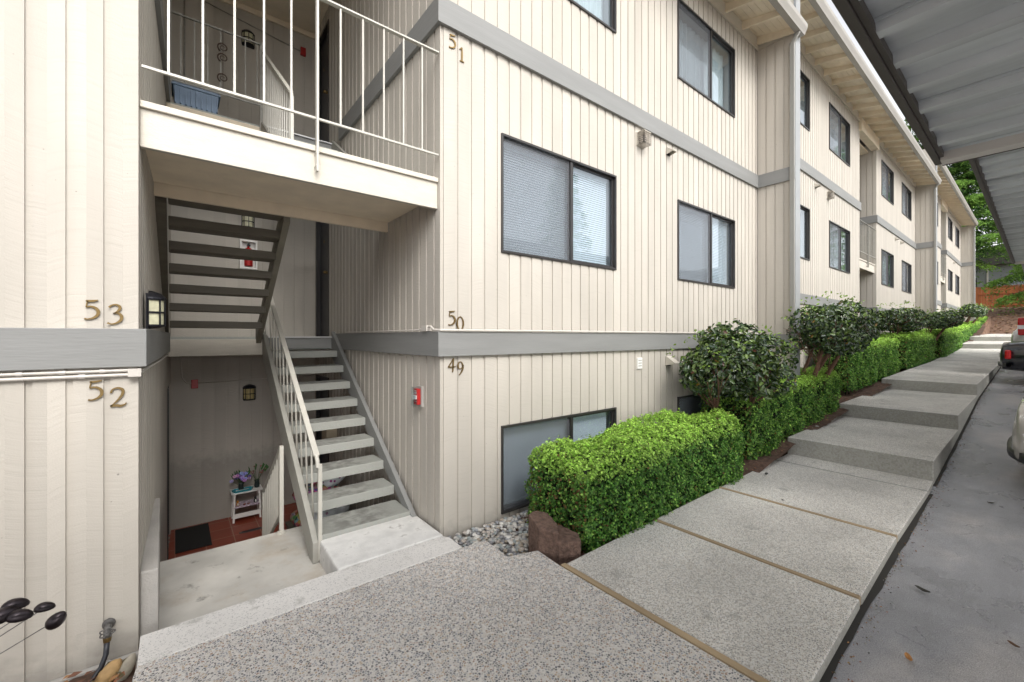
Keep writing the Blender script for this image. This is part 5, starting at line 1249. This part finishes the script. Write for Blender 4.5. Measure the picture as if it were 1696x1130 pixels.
# ------------------------------------------------------------------ cedar fence and the house behind it
t = thing('cedar_fence', (52, -2, 2.2), 'orange stained cedar board fence at the top of the bark slope', 'fence')
m_ = MB(); yy = -12
while yy < 12: m_.box(-.01, .01, yy+2-.0, yy+2+.145, .1+random.uniform(-.01, .01), 1.85+random.uniform(-.015, .015)); yy += .15
m_.build('boards', m_fence, t)
m_ = MB(); m_.box(-.05, -.012, -10, 14, 1.25, 1.34); m_.box(-.05, -.012, -10, 14, .3, .39); m_.build('rail', m_fence, t)
m_ = MB(); m_.box(-.045, .03, -10, 14, 1.86, 1.90); m_.build('cap_board', m_fence, t)
for k in range(10): MB().box(-.10, -.052, -9+k*2.4-.05, -9+k*2.4+.05, -.1, 1.85).build('post', m_fence, t)
t = thing('neighbour_house', (64, 0, 2.6), 'grey-blue house behind the orange fence', 'house')
MB().box(0, 8, -9, 9, -.2, 4.6).build('wall', m_grey, t)
MB().xprism([(-9.6, 4.55), (9.6, 4.55), (9.6, 4.75), (0, 7.2), (-9.6, 4.75)], -.5, 8.5).build('roof', m_roof, t)
for yy in (-6, -2.6, .8, 4.2):
    w_ = MB().box(-.04, .02, yy, yy+1.5, 1.9, 3.4).build('window', m_frame, t); MB().box(-.05, -.042, yy+.06, yy+1.44, 1.96, 3.34).build('pane', m_glass, w_)
for yy in (-4.0, -.2, 3.4): MB().box(-.06, 0, yy, yy+.12, -.2, 4.55).build('trim', m_white, t)

# ------------------------------------------------------------------ carports
def carport(x0, x1, ye, z, label):
    t = thing('carport', ((x0+x1)/2, -2.5, lerp(ASPH, (x0+x1)/2)), label, 'carport', 'flat metal carports over the parking'); L0 = Vector(t.location)
    pan = MB(); pit = .285; k = 0; x = x1-.10
    # ribbed steel decking: each pan has a flat, a raised rib and a thin lap seam
    zt = z+.055; y0, y1 = -5.6, ye-.035
    prof = []
    while x > x0:
        prof += [(x, zt), (x-.195, zt), (x-.215, zt-.042), (x-.268, zt-.042), (x-.285, zt)]
        x -= pit
    v0 = len(pan.v)
    for xx, zz in prof: pan.v += [(xx, y0, zz), (xx, y1, zz)]
    for i in range(len(prof)-1): a = v0+2*i; pan.f.append((a, a+1, a+3, a+2))
    for xx in [p[0] for p in prof[::5]][::3]: pan.box(xx-.006, xx, y0, y1, zt-.014, zt-.001)
    local(pan, L0).build('roof_panel', m_pan, t)
    local(MB().box(x0, x1, y0, y1, zt+.004, zt+.05), L0).build('roof_top', m_gutd, t)
    local(MB().box(x0, x1+.02, ye-.032, ye, z, z+.17), L0).build('fascia', m_cpdark, t, bevel=.003)
    local(MB().box(x0, x1, ye-.052, ye-.034, z+.01, z+.045), L0).build('edge_angle', m_cpdark, t)
    local(MB().box(x1-.10, x1-.0, y0, ye-.036, z-.012, z+.15), L0).build('end_beam', m_cpbeam, t, bevel=.003)
    local(MB().box(x1-.0, x1+.012, y0, ye-.034, z-.014, z+.17), L0).build('end_trim', m_cpdark, t)
    local(MB().box(x0, x1-.11, -3.9, -3.75, z-.22, z+.02), L0).build('main_beam', m_cpbeam, t)
    xp = x1-.6
    while xp > x0: 
        local(MB().box(xp-.05, xp+.05, -3.88, -3.78, lerp(ASPH, xp)-.1, z-.225), L0).build('post', m_cpbeam, t); xp -= 3.0
carport(-7, 3.79, .43, 1.095, 'grey ribbed metal carport roof overhead at the upper right, nearest the camera')
carport(4.4, 14.6, .425, 1.62, 'second grey ribbed metal carport roof beyond the nearest one')
carport(15.0, 25, .43, 2.35, 'third carport roof, farthest uphill at the right edge')

# ------------------------------------------------------------------ cars
def car(loc, rz, label, paint, kind, light='red', trunk=1.02):
    """local +X is the end facing the building; sections from that end backwards"""
    t = thing('parked_car', loc, label, 'car', 'cars parked under the carports', rz)
    W = .90
    if kind == 'suv': prof = [(0, .42, 1.00), (-.05, .30, 1.12), (-.35, .26, 1.68), (-1.2, .25, 1.74), (-2.6, .25, 1.70), (-3.3, .25, 1.15), (-4.3, .28, .98), (-4.6, .42, .75)]
    else: prof = [(0, .40, .72), (-.06, .30, .98), (-.5, .27, trunk+.03), (-.75, .26, trunk+.06), (-3.2, .25, .98), (-3.9, .26, .92), (-4.4, .30, .82), (-4.6, .42, .60)]
    mb = MB(); ns = 18
    def sec(x, zl, zh, w):
        out = []
        for j in range(ns):
            a = 2*math.pi*j/ns; c, s = math.cos(a), math.sin(a); e = .42
            yy = w*math.copysign(abs(c)**e, c); zz = (zl+zh)/2+(zh-zl)/2*math.copysign(abs(s)**e, s)
            if kind == 'suv' and zz > 1.05: yy *= 1-.22*(zz-1.05)/.7
            out.append((x, yy, zz))
        return out
    rows = []
    ends = [.62, .84, .97, 1, 1, .98, .9, .62]
    if kind == 'suv': ends = [.74, .92, .98, 1, 1, .98, .9, .66]
    # refine
    xs_ = [p[0] for p in prof]
    for i in range(len(prof)-1):
        for q in range(4):
            f = q/4; g = f*f*(3-2*f) if i > 0 else math.sin(f*math.pi/2)
            rows.append(tuple(prof[i][k]+(prof[i+1][k]-prof[i][k])*(f if k == 0 else g) for k in range(3))+(W*(ends[i]+(ends[i+1]-ends[i])*g),))
    rows.append(prof[-1]+(W*ends[-1],))
    for r_ in rows: mb.v += sec(r_[0], r_[1], r_[2], r_[3])
    for i in range(len(rows)-1):
        for j in range(ns): q = (j+1) % ns; mb.f.append((i*ns+j, i*ns+q, (i+1)*ns+q, (i+1)*ns+j))
    mb.f.append(tuple(range(ns-1, -1, -1))); mb.f.append(tuple((len(rows)-1)*ns+j for j in range(ns)))
    mb.build('body', paint, t, smooth=True)
    if kind != 'suv':
        g = MB(); R_ = [(-.62, 1.0, 1.06, .62), (-1.05, .98, 1.38, .60), (-1.9, .96, 1.45, .60), (-2.5, .96, 1.38, .60), (-3.3, .9, .98, .66)]
        for (x, zl, zh, w) in R_:
            for yy, zz in ((-w-.12, zl), (-w, zh-.03), (-w+.12, zh), (w-.12, zh), (w, zh-.03), (w+.12, zl)): g.v.append((x, yy, zz))
        for i in range(4):
            for j in range(5): g.f.append((i*6+j, i*6+j+1, i*6+j+7, i*6+j+6))
        g.build('windows', m_carglass, t, smooth=True)
        MB().box(-2.3, -1.2, -.56, .56, 1.44, 1.462).build('roof', paint, t, bevel=.01)
    else:
        MB().box(-.44, -.30, -.60, .60, 1.22, 1.58).build('rear_window', m_carglass, t, bevel=.02)
        for sy in (-1, 1): MB().box(-3.0, -.6, sy*.80-.02, sy*.80+.02, 1.18, 1.52).build('side_window', m_carglass, t, bevel=.02)
    mb = MB(); P = []
    for k in range(13):
        a = -math.pi/2+math.pi*k/12; P.append((.015-.16*abs(math.sin(a))**3, .80*math.sin(a)*1.06, 0))
    for zz, h in ((.44, .10),):
        k0 = len(mb.v)
        for p in P: mb.v += [(p[0]+.035, p[1], zz-h/2), (p[0]+.035, p[1], zz+h/2), (p[0]-.05, p[1]*.97, zz+h/2), (p[0]-.05, p[1]*.97, zz-h/2)]
        for i in range(12):
            for j in range(4): q = (j+1) % 4; mb.f.append((k0+4*i+j, k0+4*i+4+j, k0+4*i+4+q, k0+4*i+q))
    mb.build('bumper', m_bump if kind != 'pale' else paint, t, smooth=True)
    for sy in (-1, 1):
        zl, zh = (.58, .80) if kind != 'suv' else (.98, 1.50)
        xa = -.09 if kind != 'suv' else -.19
        if light == 'red':
            tl = MB().box(xa-(.22 if kind == 'suv' else .10), xa+(.055 if kind == 'suv' else .0), sy*.79-.075, sy*.79+.085, zl, zh).build('tail_light', m_tail, t, bevel=.03)
            if kind == 'suv': MB().box(xa-.10, xa+.062, sy*.80-.06, sy*.80+.078, zl+(zh-zl)*.35, zl+(zh-zl)*.58).build('reverse_lens', m_lens, tl, bevel=.01)
        else: MB().box(xa-.20, xa+.03, sy*.66-.10, sy*.66+.10, .58, .72).build('headlight', m_lens, t, bevel=.03)
    if light == 'red': MB().box(-.02, .03, -.26, .26, .60, .72).build('licence_plate', m_white, t)
    for wx in (-.95, -3.75):
        for sy in (-1, 1):
            w_ = MB().tube([(wx, sy*.70, .33), (wx, sy*.88, .33)], .33, 20).build('wheel', m_tyre, t); MB().tube([(wx, sy*.875, .33), (wx, sy*.89, .33)], .21, 14).build('rim', m_zinc, w_)
def paint(name, col, metal=.3):
    m = mat(name, col, .3, metal); b = m.node_tree.nodes['Principled BSDF']; b.inputs['Coat Weight'].default_value = 1; b.inputs['Coat Roughness'].default_value = .04; return m
m_carglass = mat('car_glass', (.01, .012, .014), .05); m_bump = mat('bumper_black', (.02, .02, .022), .4); m_tail = mat('tail_lens', (.45, .01, .012), .12); m_lens = mat('clear_lens', (.75, .72, .74), .1); m_tyre = mat('tyre', (.015, .015, .015), .8)
car((7.75, .21, -1.72), R(90), 'pearl silver car whose bumper shows at the right edge beside the first step', paint('pearl_paint', (.52, .49, .46), .35), 'sedan', light='head')
car((16.45, .66, lerp(ASPH, 16.4)), R(90), 'black sedan parked rear-first by the walkway edge', paint('black_paint', (.008, .01, .018), .2), 'sedan', trunk=1.0)
car((20.6, .60, lerp(ASPH, 20.6)), R(90), 'silver car with tall red tail lights behind the black sedan', paint('silver_paint', (.42, .42, .43), .6), 'suv')
